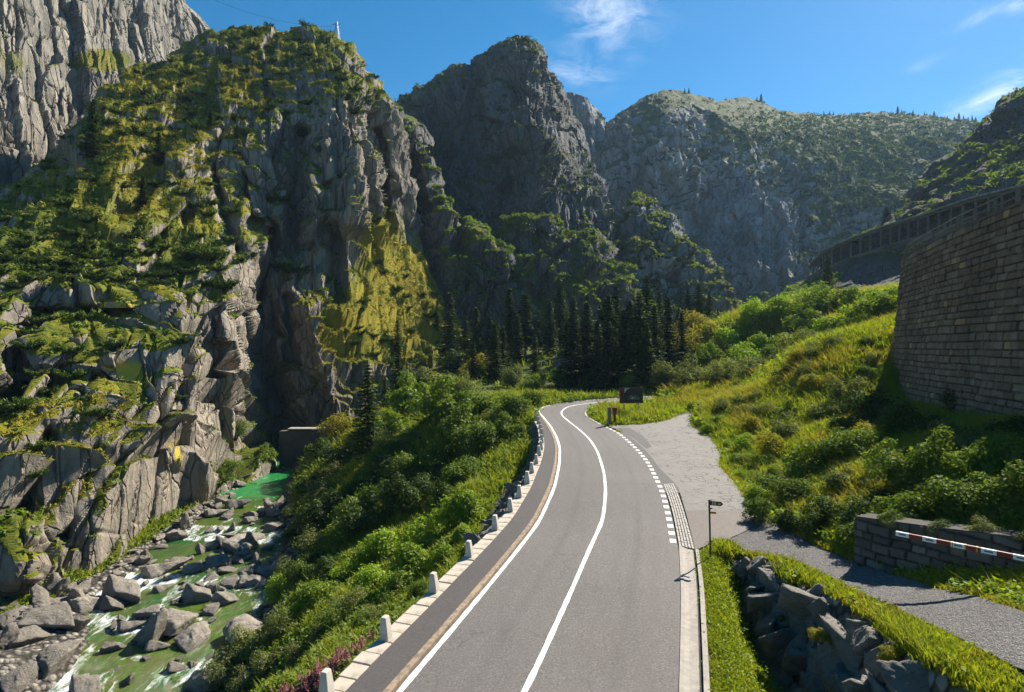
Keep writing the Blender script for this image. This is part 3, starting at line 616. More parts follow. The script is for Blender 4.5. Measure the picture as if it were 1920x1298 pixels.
flat('asphalt_patch', [on_road(*q) for q in [(1150, 803), (1180, 802.5), (1205, 817), (1222, 838), (1212, 842), (1190, 824), (1172, 812)]], .011, M['patch'], 'dark asphalt patch at the far corner of the paved lay-by')
def drape(name, a, b, lift, mat, label, n=7, m=90, own=False):
    a, b = resample_n(a, m), resample_n(b, m); t = np.linspace(0, 1, n)[None, :, None]; G = a[:, None] * (1 - t) + b[:, None] * t
    zz = ground_z(G[..., 0].ravel(), G[..., 1].ravel()).reshape(G.shape[:2]); zz = G[..., 2] + lift if own else blur(blur(zz, 2, 0), 1, 1) + lift
    zz = zz + .02 * fbm(G[..., 0] * 1.5, G[..., 1] * 1.5, 55, 3)
    G = np.concatenate([G[..., :2], zz[..., None]], -1); q = grid_quads(*G.shape[:2]); nz = np.cross(G[1, 0] - G[0, 0], G[0, 1] - G[0, 0])[2]
    return tag(obj(name, mesh(name, G, q[:, ::-1] if nz > 0 else q, mat, smooth=True)), label, kind='structure')
drape('gravel_path', PU, PLo, .03, M['gravel'], 'grey gravel footpath rising along the top of the boulder wall', 9, 140, True)
p2a = np.array([hit(*q) for q in [(1262, 781), (1290, 770), (1316, 755), (1336, 744), (1350, 735)]]); p2b = np.array([hit(*q) for q in [(1304, 776), (1313, 769), (1332, 759), (1350, 748), (1362, 738)]])
drape('gravel_path', p2a, p2b, .07, M['gravel'], 'narrow gravel path climbing from the lay-by past the small pole', 5, 40)

# ---------------------------------------------------------------- river
rl, rr = resample_n(RIV_L, 330), resample_n(RIV_R, 330)
t = np.linspace(-.10, 1.10, 64)[None, :, None]; W = rl[:, None] * (1 - t) + rr[:, None] * t; WX, WY = W[..., 0], W[..., 1]; WZ = zriver(WY + .10 * (WX + 25))
slope = -np.gradient(WZ, axis=0) / (np.gradient(WY, axis=0) + 1e-6)
fo = sstep(.03, .10, np.abs(slope)) * .50
for fx, fy, rx, ry, a_ in [(-29, 36.5, 2.6, 4.5, .35), (-27, 33, 3, 3, .4), (-31, 46.5, 1.8, 2.2, .5), (-23, 29, 3.5, 1.6, .35), (-20, 31, 2.5, 1.6, .3), (-19.5, 36, 1.8, 1.4, .35), (-26, 41.5, 2.5, 1.3, .3), (-22, 52, 1.6, 3, .3), (-30, 62, 3, 1.5, .25), (-28, 66, 3, 1.3, .25)]:
    fo += a_ * np.exp(-((WX - fx) / rx) ** 2 - ((WY - fy) / ry) ** 2)
fo += .12 * fbm(WX * .35, WY * .35, 21, 3)
WZ = WZ + .05 * fbm(WX * .9, WY * .6, 31, 4) + sstep(.3, .8, fo) * .13 * fbm(WX * 2.2, WY * 2.2, 33, 3)
tag(obj('river', mesh('river', np.stack([WX, WY, WZ], -1), grid_quads(*WX.shape)[:, ::-1], M['water'], smooth=True, attrs={'foam': ('POINT', fo), 'pool': ('POINT', sstep(68, 72, WY))})),
    'green mountain river with white rapids running between boulders', kind='structure')
# ---------------------------------------------------------------- cliffs and mountains
SHEETS = {}
def sheet(name, label, mat, rows, px0, px1, nu, nv, strike, layers, ledge, veg, blobs=(), tints=(), lich=(), lumps=(), seed=0, back=True, amp_fade=3, vegbias=0.0, structure=True, nrm_blur=14, calm=(), flute=0.0):
    """a mountain face lofted through rows of (pixel x, pixel y, metres ahead), from foot to crest and over to the far side, then broken into blocks and ledges"""
    px = np.linspace(px0, px1, nu); PY, YY = [], []
    for r in rows:
        r = np.array(r, float); PY.append(np.interp(px, r[:, 0], r[:, 1])); YY.append(np.interp(px, r[:, 0], r[:, 2]))
    PY.insert(0, PY[0] + 60 * (1 + 0 * px)); YY.insert(0, YY[0] * .985)
    nb = 0
    if back:
        PY.append(PY[-1] + 8); YY.append(YY[-1] * 1.10); PY.append(PY[-2] + 110); YY.append(YY[-2] * 1.35); nb = 2
    PY, YY = np.array(PY), np.array(YY); n = len(PY)
    seg = np.array([.4] + [1.0] * (n - 2 - nb) + [.28, .25][:nb]); L = np.abs(np.diff(PY, axis=0)).mean(1) + 4; L[0] = L[0] * .4
    if nb: L[-1] *= .12; L[-2] = L[-3] * .25
    kt = np.r_[0, np.cumsum(L)]; t = np.linspace(0, kt[-1], nv); i = np.clip(np.searchsorted(kt, t) - 1, 0, n - 2); f = ((t - kt[i]) / L[i])[:, None]
    py = PY[i] * (1 - f) + PY[i + 1] * f; y = YY[i] * (1 - f) + YY[i + 1] * f
    kb = int(nv / n * .35); front = t < kt[-1 - nb]
    y = blur(blur(y, kb, 0), kb, 0); y = blur(y, max(2, nu // 120), 1)
    PX = np.broadcast_to(px, py.shape)
    for x0, y0, x1, y1, w, d in lumps:
        e = np.array([x1 - x0, y1 - y0], float); tt = np.clip(((PX - x0) * e[0] + (py - y0) * e[1]) / (e @ e + 1e-9), 0, 1)
        dd = np.hypot(PX - x0 - tt * e[0], py - y0 - tt * e[1]); y = y + d * np.exp(-(dd / w) ** 2)
    G = np.stack([y * (PX - 960) / F, y, CZ + y * (649 - py) / F], -1)
    B = np.stack([blur(blur(G[..., k], nrm_blur, 0), nrm_blur, 1) for k in range(3)], -1); N = grid_normals(B)
    flip = (N * G).sum(-1).mean() + (-N[..., 2] * CZ).mean() > 0
    if flip: N = -N
    gentle = sstep(.45, .80, N[..., 2])[..., None]
    N[..., 2] = np.clip(N[..., 2], 0, .30) * (1 - gentle[..., 0]) + N[..., 2] * gentle[..., 0]
    N /= np.linalg.norm(N, axis=-1, keepdims=True)
    cs, sn = math.cos(R(strike)), math.sin(R(strike))
    a = G[..., 0] * cs + G[..., 1] * sn; w = G[..., 2] + .45 * (G[..., 1] * cs - G[..., 0] * sn)
    D = np.zeros_like(a)
    wa = fbm(a / 14, w / 20, seed + 1, 3); wb = fbm(a / 14 + 50, w / 14, seed + 2, 3)
    for k, (cw, ch, am, tl, mode) in enumerate(layers):
        aa, ww = a / cw + wa * .20 + .08 * fbm(a / cw * 1.7, w / ch * 1.7, seed + 40 + k, 2), w / ch + wb * .15
        r1, r2, r3, bx, by, ed = cells(aa, ww, seed + 11 * k)
        am = am * (1.0 if k < 2 else .35 + 1.3 * sstep(-.25, .45, fbm(a / 9, w / 12, seed + 60 + k, 3)))
        D += am * ((r1 - .5) * 2 + tl * ((r2 - .5) * bx * 3 + (r3 - .75) * by * 2.2)) - am * .8 * sstep(.085, .0, ed) * mode
    if ledge:
        lh, la = ledge
        q = w / lh + .8 * fbm(a / 16, w / 40, seed + 71, 3) + .25 * fbm(a / 4, w / 9, seed + 72, 2); fr = q - np.floor(q)
        rr_ = _h(np.floor(q), np.floor(a / 9 + .6 * wb), seed + 73)
        D += la * rr_ * (np.where(fr < .84, fr / .84, (1 - fr) / .16) - .5) * 2
    if flute:
        for fw, fa, sd_ in ((3.4, .75, 0), (1.25, .26, 5)):
            fq = a / fw + .9 * fbm(a / 12, w / 34, seed + 110 + sd_, 3) + .12 * fbm(a / 2, w / 5, seed + 113 + sd_, 2); ff = fq - np.floor(fq)
            D += flute * fa * (.4 + 1.1 * _h(np.floor(fq), np.floor(w / 13 + 3 * _h(np.floor(fq), 0 * fq, seed)), seed + 117 + sd_)) * (np.where(ff < .68, 1 - ff / .68, (ff - .68) / .32) - .5)
    D += .38 * layers[0][2] * fbm(a / 11, w / 26, seed + 81, 4) + .12 * layers[-1][2] * fbm(a / .8, w / 1.2, seed + 82, 3)
    D = D * (1 - .40 * gentle[..., 0])
    for x, yy, rx, ry, d in calm: D = D * (1 - d * np.exp(-((PX - x) / rx) ** 4 - ((py - yy) / ry) ** 4))
    G = G + N * D[..., None]
    N2 = grid_normals(np.stack([blur(blur(G[..., k], 2, 0), 2, 1) for k in range(3)], -1))
    if flip: N2 = -N2
    lo, hi = veg
    v = sstep(lo, hi, N2[..., 2] + .16 * fbm(a / 6, w / 6, seed + 90, 4) + vegbias)
    tint = .5 + .35 * fbm(a / 12, w / 9, seed + 95, 4)
    li = np.zeros_like(v)
    for x, yy, rx, ry, d in blobs: v = v + d * np.exp(-((PX - x) / rx) ** 2 - ((py - yy) / ry) ** 2)
    for x, yy, rx, ry, d in tints: tint = tint + d * np.exp(-((PX - x) / rx) ** 2 - ((py - yy) / ry) ** 2)
    for x, yy, rx, ry in lich: li = li + np.exp(-((PX - x) / rx) ** 4 - ((py - yy) / ry) ** 4)
    v = np.clip(v, -.2, 1.1)
    q = grid_quads(nv, nu)
    me = mesh(name, G, q[:, ::-1] if flip else q, mat, smooth=False, attrs={'veg': ('POINT', v), 'tint': ('POINT', tint), 'lichen': ('POINT', li)})
    o = tag(obj(name, me), label, kind='structure')
    SHEETS[name + str(seed)] = dict(G=G, N=N2, px=PX, py=py, veg=v, front=front, tint=tint)
    return o
def rows_between(base, ridge, fr):
    b, r = np.array(base, float), np.array(ridge, float); xs = np.unique(np.r_[b[:, 0], r[:, 0]]); out = []
    for f, fy in fr:
        out.append([(x, (1 - f) * np.interp(x, b[:, 0], b[:, 1]) + f * np.interp(x, r[:, 0], r[:, 1]), (1 - fy) * np.interp(x, b[:, 0], b[:, 2]) + fy * np.interp(x, r[:, 0], r[:, 2])) for x in xs])
    return out

L1 = [
 [(-200,1230,37),(0,1150,43),(60,1120,45),(180,1105,48),(240,1055,52.5),(330,990,60),(400,945,67),(440,925,72),(480,915,78),(510,900,86),(540,900,96),(600,880,98),(640,830,98),(740,780,108),(830,720,124),(900,712,132)],
 [(-200,1050,39),(0,1000,44.5),(100,980,48),(200,920,51.5),(250,880,54.5),(330,860,62),(400,840,69),(440,830,76),(480,830,86),(510,830,97),(540,800,100),(600,760,100),(650,760,100),(740,740,113),(830,690,128),(900,708,132)],
 [(-200,860,42),(0,820,48),(100,810,51),(200,790,55),(300,760,61),(360,740,66),(400,720,72),(440,700,76),(480,700,92),(510,700,101),(545,690,101),(600,690,101),(650,700,103),(740,690,118),(830,650,133),(900,704,133)],
 [(-200,740,46),(0,700,53),(100,690,57),(200,660,61.5),(300,620,67),(360,600,72),(400,590,77),(440,590,79),(480,590,97),(510,590,104),(545,580,103),(600,580,104),(650,560,108),(740,560,126),(830,600,137),(900,703,133)],
 [(-200,600,52),(0,540,61),(100,530,67),(200,520,73),(300,510,78),(360,505,81),(420,490,85),(460,490,94),(510,480,106),(560,470,108),(600,460,110),(650,450,116),(700,450,127),(770,470,140),(830,586,139),(900,702,134)],
 [(-200,480,58),(0,430,73),(100,390,82),(200,360,91),(300,350,99),(400,350,106),(450,350,109),(520,340,114),(560,320,116),(620,310,118),(680,310,123),(740,350,140),(770,440,146),(830,584,140),(900,701,134)],
 [(-200,430,66),(0,385,82),(60,330,90),(120,280,99),(200,210,110),(300,190,121),(400,190,128),(500,190,131),(560,180,131),(620,175,131),(680,185,133),(730,225,146),(770,425,148),(830,582,140),(900,700,134)],
 [(-200,420,75),(0,370,90),(60,310,98),(110,260,106),(160,200,115),(200,160,122),(240,132,129),(300,110,137),(350,86,143),(400,67,149),(440,61,153),(500,58,157),(560,61,160),(590,53,161),(610,55,161),(630,68,160),(650,88,158),(665,115,155),(690,145,152),(710,165,150),(725,185,149),(740,215,149),(752,250,150),(765,330,150),(775,420,149),(795,500,146),(830,580,141),(870,640,138),(900,699,135)]]
L1_lumps = [(478,570,530,880,27,9.5),(505,430,480,560,14,8),(400,330,440,470,12,6),(565,250,545,470,15,8),(712,250,722,420,9,8),(300,520,285,640,9,5),(215,700,190,780,10,4),(455,300,470,420,12,6),(250,570,150,760,11,4.5),(90,820,40,960,14,5),(200,590,60,600,14,7),(90,300,-40,420,40,15),(40,650,0,760,18,5),
  (430,570,462,820,13,-4),(640,190,665,420,22,-5),(610,210,620,330,10,-3),(520,390,545,470,14,-4),(330,560,400,900,30,-2.5),(575,580,620,740,22,-4),(700,220,715,420,10,4),(740,260,750,420,9,-3),(590,330,600,460,12,-4),(300,650,330,860,18,-1.5),
  (350,550,372,720,8,2),(150,640,60,760,14,2),(180,850,120,1000,12,2),(660,230,690,400,6,3),(625,430,640,560,12,5),(50,1000,40,1080,26,-3),(420,200,330,300,30,-4),(350,400,280,470,20,3),(540,560,545,680,9,5),(240,280,200,420,30,-4)]
veg_L1 = [(250,330,190,130,.5),(120,460,150,90,.5),(420,170,160,60,.35),(560,90,120,40,.3),(750,545,95,100,.95),(640,600,45,60,.5),(820,610,70,70,.95),(690,640,90,60,.7),(720,420,40,50,.4),(120,810,150,22,.5),(60,900,60,40,.35),(620,420,50,20,.2),(270,920,60,14,.35),(450,860,30,60,.3),(700,470,40,60,.5),
  (640,300,46,120,-.6),(500,560,40,150,-.8),(390,640,50,90,-.6),(350,850,110,110,-.75),(250,700,55,45,-.6),(440,680,30,110,-.7),(130,1010,60,50,-.5),(570,470,40,60,-.4),(600,220,60,60,-.3)]
tint_L1 = [(760,540,110,120,.5),(830,640,60,60,.25),(640,640,60,60,.4),(270,280,140,80,.35),(330,350,90,70,.3),(120,800,140,40,.35),(560,640,60,60,.4),(470,100,200,40,-.15),(80,500,180,70,-.2),(740,470,50,60,.4),(110,880,80,60,.25),(700,690,120,25,-.3)]
lich_L1 = [(262,718,20,16),(245,715,10,18),(342,848,5,20),(215,585,24,12),(128,830,6,18),(355,828,4,8)]
sheet('cliff', 'sunlit granite cliff with grassy ledges rising from the river', M['cliff'], L1, -200, 900, 780, 900, 22,
      [(11, 44, 1.7, .5, .4), (4.6, 19, .95, .7, .7), (1.7, 8, .36, .8, .9), (.65, 3.2, .095, .9, .9)], (6.0, 1.4), (.42, .62), veg_L1, tint_L1, lich_L1, L1_lumps, seed=100, vegbias=-.02, flute=1.0, calm=[(760,560,80,110,.72),(665,620,40,70,.45),(120,812,130,26,.6),(350,880,80,80,.35),(300,300,150,60,.3)])

L0base = [(-200,520,108),(0,470,132),(120,400,156),(250,300,186),(420,200,226),(470,160,240)]
L0ridge = [(-200,-520,142),(200,-330,204),(300,-120,226),(340,0,236),(365,22,240),(385,45,243),(398,62,245),(420,120,248),(470,150,256)]
sheet('cliff', 'pale bare granite wall behind the left cliff, lit by the sun', M['cliff_pale'], rows_between(L0base, L0ridge, [(0, 0), (.3, .25), (.5, .45), (.8, .8), (1, 1)]), -200, 470, 420, 520, 60,
      [(14, 60, 2.0, .5, .5), (5, 22, .9, 1.0, .7), (2.0, 9, .4, 1.2, .8)], None, (.62, .9), [(190,115,55,22,1.2),(40,120,40,40,.5),(0,60,30,60,.4),(70,170,60,20,.3)], [(190,115,80,40,.4)], seed=200, vegbias=-.12)

MR = [[(640,620,175),(800,620,175),(900,610,172),(1000,600,170),(1100,590,172),(1180,570,180),(1240,562,200)],
 [(640,500,192),(800,480,192),(900,450,186),(1000,440,182),(1080,430,186),(1150,458,197),(1190,526,205),(1240,561,210)],
 [(640,380,216),(800,350,213),(900,330,206),(1000,320,200),(1060,320,222),(1095,325,240),(1128,392,222),(1190,525,225),(1240,560,225)],
 [(640,280,240),(800,230,238),(880,210,228),(960,200,220),(1010,190,222),(1050,205,254),(1072,235,272),(1098,303,274),(1127,390,252),(1190,523,235),(1240,559,230)],
 [(640,235,265),(700,205,265),(745,192,262),(760,183,262),(790,165,260),(820,145,258),(850,122,256),(862,117,255),(880,117,255),(900,100,252),(935,82,248),(960,73,245),(985,72,245),(1003,82,249),(1018,100,258),(1027,125,268),(1037,148,278),(1050,165,288),(1062,188,296),(1075,215,300),(1085,242,300),(1100,290,292),(1110,318,280),(1125,375,262),(1150,445,244),(1190,521,238),(1240,558,235)]]
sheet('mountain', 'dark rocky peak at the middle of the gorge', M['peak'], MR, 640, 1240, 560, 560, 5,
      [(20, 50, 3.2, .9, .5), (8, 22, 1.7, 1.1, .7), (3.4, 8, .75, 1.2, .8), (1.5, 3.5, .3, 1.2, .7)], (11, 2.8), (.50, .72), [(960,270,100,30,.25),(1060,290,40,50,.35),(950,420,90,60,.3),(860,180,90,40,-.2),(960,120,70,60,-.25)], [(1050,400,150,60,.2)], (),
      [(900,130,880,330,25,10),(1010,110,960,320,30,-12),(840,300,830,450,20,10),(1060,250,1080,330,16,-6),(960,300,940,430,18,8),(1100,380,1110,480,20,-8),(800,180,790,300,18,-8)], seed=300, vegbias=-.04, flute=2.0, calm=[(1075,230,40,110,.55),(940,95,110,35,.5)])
sheet('mountain', 'hazy blue rock shoulder behind the dark peak', M['far'], rows_between([(1030,470,380),(1200,470,380)], [(1030,215,420),(1048,196,420),(1062,183,420),(1078,184,420),(1090,192,420),(1105,212,422),(1118,232,424),(1123,262,424),(1130,300,424),(1150,360,424),(1200,440,424)], [(0, 0), (.5, .4), (1, 1)]), 1030, 1200, 150, 200, 10,
      [(20, 60, 5, .9, .5), (8, 25, 2.2, 1.1, .7), (3, 9, .8, 1.1, .7)], None, (.55, .8), seed=400)
sheet('hills', 'pale green far hills in the notch between the mountains', M['far'], rows_between([(1060,420,820),(1240,420,820)], [(1060,250,950),(1100,240,950),(1125,231,950),(1150,229,950),(1165,234,950),(1240,250,950)], [(0, 0), (1, 1)]), 1060, 1240, 60, 60, 0, [(30, 30, 4, 1, .4)], None, (.1, .3), seed=450)
RR = [[(1080,575,300),(1200,575,300),(1340,570,292),(1450,565,285),(1560,540,285),(1700,450,295),(1850,400,320),(2060,380,330)],
 [(1080,480,330),(1200,440,335),(1340,430,338),(1450,420,345),(1560,410,340),(1700,360,340),(1850,340,360),(2060,330,370)],
 [(1080,440,380),(1120,370,375),(1160,330,368),(1250,320,350),(1350,310,378),(1450,310,390),(1560,300,400),(1700,290,420),(1850,280,440),(2060,275,450)],
 [(1080,430,420),(1115,320,420),(1140,270,415),(1180,235,408),(1250,215,402),(1330,225,418),(1400,235,440),(1500,245,460),(1700,245,500),(1850,248,520),(2060,260,520)],
 [(1080,425,440),(1100,350,440),(1112,312,440),(1125,275,440),(1140,242,440),(1170,206,440),(1200,186,440),(1240,172,440),(1260,170,442),(1290,173,446),(1320,183,452),(1345,192,462),(1370,186,490),(1400,184,505),(1425,190,512),(1450,205,518),(1480,208,522),(1510,214,528),(1550,216,534),(1590,217,540),(1620,213,545),(1660,210,550),(1700,215,555),(1740,217,560),(1780,222,560),(1810,226,560),(1835,231,560),(1900,242,560),(2060,262,560)]]
sheet('mountain', 'broad hazy mountain on the right with shrubby top and bare blue slabs', M['far'], RR, 1080, 2060, 640, 480, -12,
      [(34, 50, 5, .9, .4), (14, 22, 2.8, 1.2, .9), (5.5, 8, 1.1, 1.2, 1.0), (2.4, 3.4, .36, 1.0, .6)], (20, 3.0), (.46, .68), [(1650,330,180,110,.5),(1550,240,250,40,.5),(1420,200,100,30,.5),(1420,430,90,90,-1.2),(1200,250,70,70,-.35),(1350,400,60,50,-.5),(1310,280,60,30,.2)], [(1600,260,200,60,.2)], (),
      [(1330,230,1310,420,26,12),(1410,330,1430,500,34,-10),(1490,350,1500,480,16,8),(1240,200,1230,400,40,-10)], seed=500, vegbias=.02, calm=[(1290,195,150,45,.6),(1600,215,300,45,.65)])
S1r = [(690,199,160),(740,206,160),(765,222,161),(780,240,161),(790,270,161),(803,285,161),(820,330,160),(840,375,159),(855,405,158),(880,422,157),(905,430,156),(920,450,155),(945,470,155),(965,510,155),(985,560,156),(1012,624,158)]
sheet('cliff', 'rock spur with green ledges between the left cliff and the dark peak', M['peak'], rows_between([(690,660,152),(800,650,150),(900,640,150),(1012,630,152)], S1r, [(0, 0), (.35, .3), (.7, .65), (1, 1)]), 690, 1012, 280, 420, 15,
      [(10, 28, 2.2, 1.0, .6), (4, 11, 1.0, 1.1, .8), (1.6, 4, .42, 1.2, .7)], (8, 1.4), (.42, .66), [(860,520,70,100,.5),(900,450,40,20,.4),(790,450,30,90,-.5)], [(880,460,80,40,.4)], (), [(770,300,800,560,16,7),(830,400,850,560,18,-5)], seed=600)
S2r = [(880,640,160),(905,575,162),(925,490,165),(950,412,168),(975,397,168),(1005,397,168),(1035,408,168),(1060,432,168),(1085,440,170),(1110,432,172),(1130,445,172),(1150,475,172),(1170,505,172),(1190,548,172),(1230,600,172)]
sheet('cliff', 'lower green buttress at the foot of the dark peak', M['peak'], rows_between([(880,660,150),(1000,640,148),(1100,625,148),(1230,615,152)], S2r, [(0, 0), (.4, .35), (.75, .7), (1, 1)]), 880, 1230, 260, 260, 5,
      [(12, 16, 2.6, 1.1, .5), (5, 7, 1.2, 1.2, .7), (2, 3, .5, 1.2, .7)], (7, 1.3), (.30, .55), [(960,480,50,60,.6),(1090,520,70,40,.6),(1010,560,60,40,.3)], [(1080,500,100,60,.35)], (), [(1000,430,1010,560,16,5),(1110,460,1100,560,20,-4)], seed=700)
RSr = [(1100,585,212),(1130,510,214),(1160,452,216),(1180,410,218),(1195,368,218),(1205,374,218),(1225,400,216),(1250,414,215),(1275,440,214),(1300,460,213),(1320,490,212),(1335,525,210),(1352,590,208)]
sheet('cliff', 'pale rocky rib below the broad mountain, shrubs along its crest', M['far'], rows_between([(1100,600,190),(1230,600,186),(1352,596,186)], RSr, [(0, 0), (.4, .4), (.75, .7), (1, 1)]), 1100, 1352, 200, 260, -20,
      [(14, 18, 3.0, 1.1, .5), (5, 8, 1.3, 1.2, .7), (2, 3, .5, 1.2, .7)], (9, 1.5), (.34, .6), [(1190,480,40,60,.5),(1270,520,50,50,.3),(1250,440,30,20,-.3)], (), (), (), seed=750)
HUb = [(1500,560,200),(1545,500,192),(1600,460,180),(1660,434,166),(1740,408,150),(1820,380,136),(1920,352,120),(2100,300,100)]
HUr = [(1500,540,230),(1600,470,225),(1640,440,220),(1670,415,215),(1690,398,212),(1710,370,208),(1730,340,204),(1760,310,200),(1790,290,195),(1820,260,190),(1845,230,186),(1870,215,184),(1890,195,182),(1905,186,180),(1920,173,180),(2000,130,175),(2100,90,170)]
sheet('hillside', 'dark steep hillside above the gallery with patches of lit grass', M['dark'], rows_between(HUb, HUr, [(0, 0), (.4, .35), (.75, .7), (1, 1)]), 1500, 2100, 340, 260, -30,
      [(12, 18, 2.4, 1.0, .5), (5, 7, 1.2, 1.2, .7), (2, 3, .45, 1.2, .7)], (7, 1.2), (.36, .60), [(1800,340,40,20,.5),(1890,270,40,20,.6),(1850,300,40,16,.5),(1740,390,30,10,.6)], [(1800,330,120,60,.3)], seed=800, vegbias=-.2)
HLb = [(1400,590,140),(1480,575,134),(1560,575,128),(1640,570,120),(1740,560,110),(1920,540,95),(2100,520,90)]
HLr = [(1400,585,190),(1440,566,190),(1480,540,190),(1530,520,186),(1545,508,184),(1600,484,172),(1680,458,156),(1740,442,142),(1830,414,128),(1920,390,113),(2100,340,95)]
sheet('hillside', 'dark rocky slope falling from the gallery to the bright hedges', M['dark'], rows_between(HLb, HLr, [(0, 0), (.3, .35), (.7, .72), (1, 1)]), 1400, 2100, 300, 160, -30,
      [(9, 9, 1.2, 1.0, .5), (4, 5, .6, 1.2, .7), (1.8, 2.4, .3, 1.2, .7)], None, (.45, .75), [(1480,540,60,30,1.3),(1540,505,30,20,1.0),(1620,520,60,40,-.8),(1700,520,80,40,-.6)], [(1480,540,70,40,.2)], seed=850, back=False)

def lookup(key, px, py):
    s = SHEETS[key]; d = (s['px'] - px) ** 2 + (s['py'] - py) ** 2 + 1e6 * ~s['front'][:, None]; i = np.unravel_index(np.argmin(d), d.shape); return s['G'][i]
# ---------------------------------------------------------------- masonry, kerb stones and bollards
def masonry(name, curve, z0, z1, batter, ch, bl, res, mat, seed, parent, holes=(), jw=.018, relief=.055, side=1, jit=.0):
    """coursed blocks along a plan curve; side = +1 puts the face to the left of its direction"""
    c = resample(np.asarray(curve, float), res); n = len(c); s = np.arange(n) * res; nrm = (offset(c, side) - c)
    z0 = np.broadcast_to(z0, n) if np.ndim(z0) == 0 else np.interp(np.linspace(0, 1, n), np.linspace(0, 1, len(z0)), z0)
    z1 = np.broadcast_to(z1, n) if np.ndim(z1) == 0 else np.interp(np.linspace(0, 1, n), np.linspace(0, 1, len(z1)), z1)
    m = int((z1 - z0).max() / res) + 2; f = np.linspace(0, 1, m)[:, None]; Z = z0[None] * (1 - f) + z1[None] * f; S = np.broadcast_to(s, Z.shape)
    H = z1.max() - Z + jit * (vn(S / 1.5, Z / 1.5, seed) - .5); rs = np.random.default_rng(seed)
    ed = [0]
    while ed[-1] < H.max() + 1: ed.append(ed[-1] + rs.uniform(*ch))
    ed = np.array(ed); k = np.clip(np.searchsorted(ed, H, 'right') - 1, 0, len(ed) - 2); dv = np.minimum(H - ed[k], ed[k + 1] - H)
    bid = np.zeros(Z.shape); du = np.zeros(Z.shape); SS = S + jit * (vn(S / 1.2, Z / 1.2, seed + 3) - .5)
    for i in range(len(ed) - 1):
        msk = k == i
        if not msk.any(): continue
        e = [-rs.uniform(*bl)]
        while e[-1] < s[-1] + 2: e.append(e[-1] + rs.uniform(*bl))
        e = np.array(e); q = np.clip(np.searchsorted(e, SS[msk], 'right') - 1, 0, len(e) - 2)
        bid[msk] = q; du[msk] = np.minimum(SS[msk] - e[q], e[q + 1] - SS[msk])
    d = np.minimum(du, dv) + .012 * fbm(S * 6, Z * 6, seed + 5, 2); joint = sstep(jw * 1.5, jw * .5, d); tone = _h(k, bid, seed + 9)
    off = relief * sstep(0, jw * 3.2, d) + (_h(k, bid, seed + 10) - .5) * relief * .9 + fbm(S * 2.2, Z * 2.2, seed + 11, 4) * relief * .35
    hole = np.zeros(Z.shape)
    for hs, hz in holes:
        hm = (np.abs(S - hs) < .13) & (np.abs(Z - hz) < .24); off = np.where(hm, -.40, off); joint = np.where(hm, 1, joint)  # drain hole insides painted in the dark joint colour, standing for their shade
    o = off + batter * (z1[None] - Z); XY = c[None] + nrm[None] * o[..., None]
    q = grid_quads(m, n)
    if side < 0: q = q
    else: q = q[:, ::-1]
    return obj(name, mesh(name, np.concatenate([XY, Z[..., None]], -1), q, mat, smooth=False, attrs={'tone': ('POINT', tone), 'joint': ('POINT', joint)}), parent)

import bmesh
def ico(n):
    b = bmesh.new(); bmesh.ops.create_icosphere(b, subdivisions=n, radius=1); V = np.array([v.co[:] for v in b.verts]); Fc = np.array([[v.index for v in f.verts] for f in b.faces]); b.free(); return V, Fc
ICO4, ICO4F = ico(5)
def rock_mesh(name, seed, mat, squash=(1, .85, .7), planes=15, rough=.05, k=14.0):
    r = np.random.default_rng(seed); n = r.normal(size=(planes, 3)); n /= np.linalg.norm(n, axis=1, keepdims=True); h = r.uniform(.62, 1.0, planes)
    d = ICO4 @ n.T; t = np.where(d > .05, h / np.maximum(d, .05), 9); rad = -np.log(np.exp(-k * np.minimum(t, 3)).sum(1)) / k
    V = ICO4 * rad[:, None]; a, b = V[:, 0] * 2 + V[:, 2] * .7, V[:, 1] * 2 - V[:, 2] * 1.1
    V = V * (1 + rough * fbm(a + seed, b, seed, 5) + rough * .35 * fbm(a * 4 + V[:, 2] * 3, b * 4, seed + 3, 3))[:, None]
    return mesh(name, V * np.array(squash), ICO4F, mat, smooth=True)
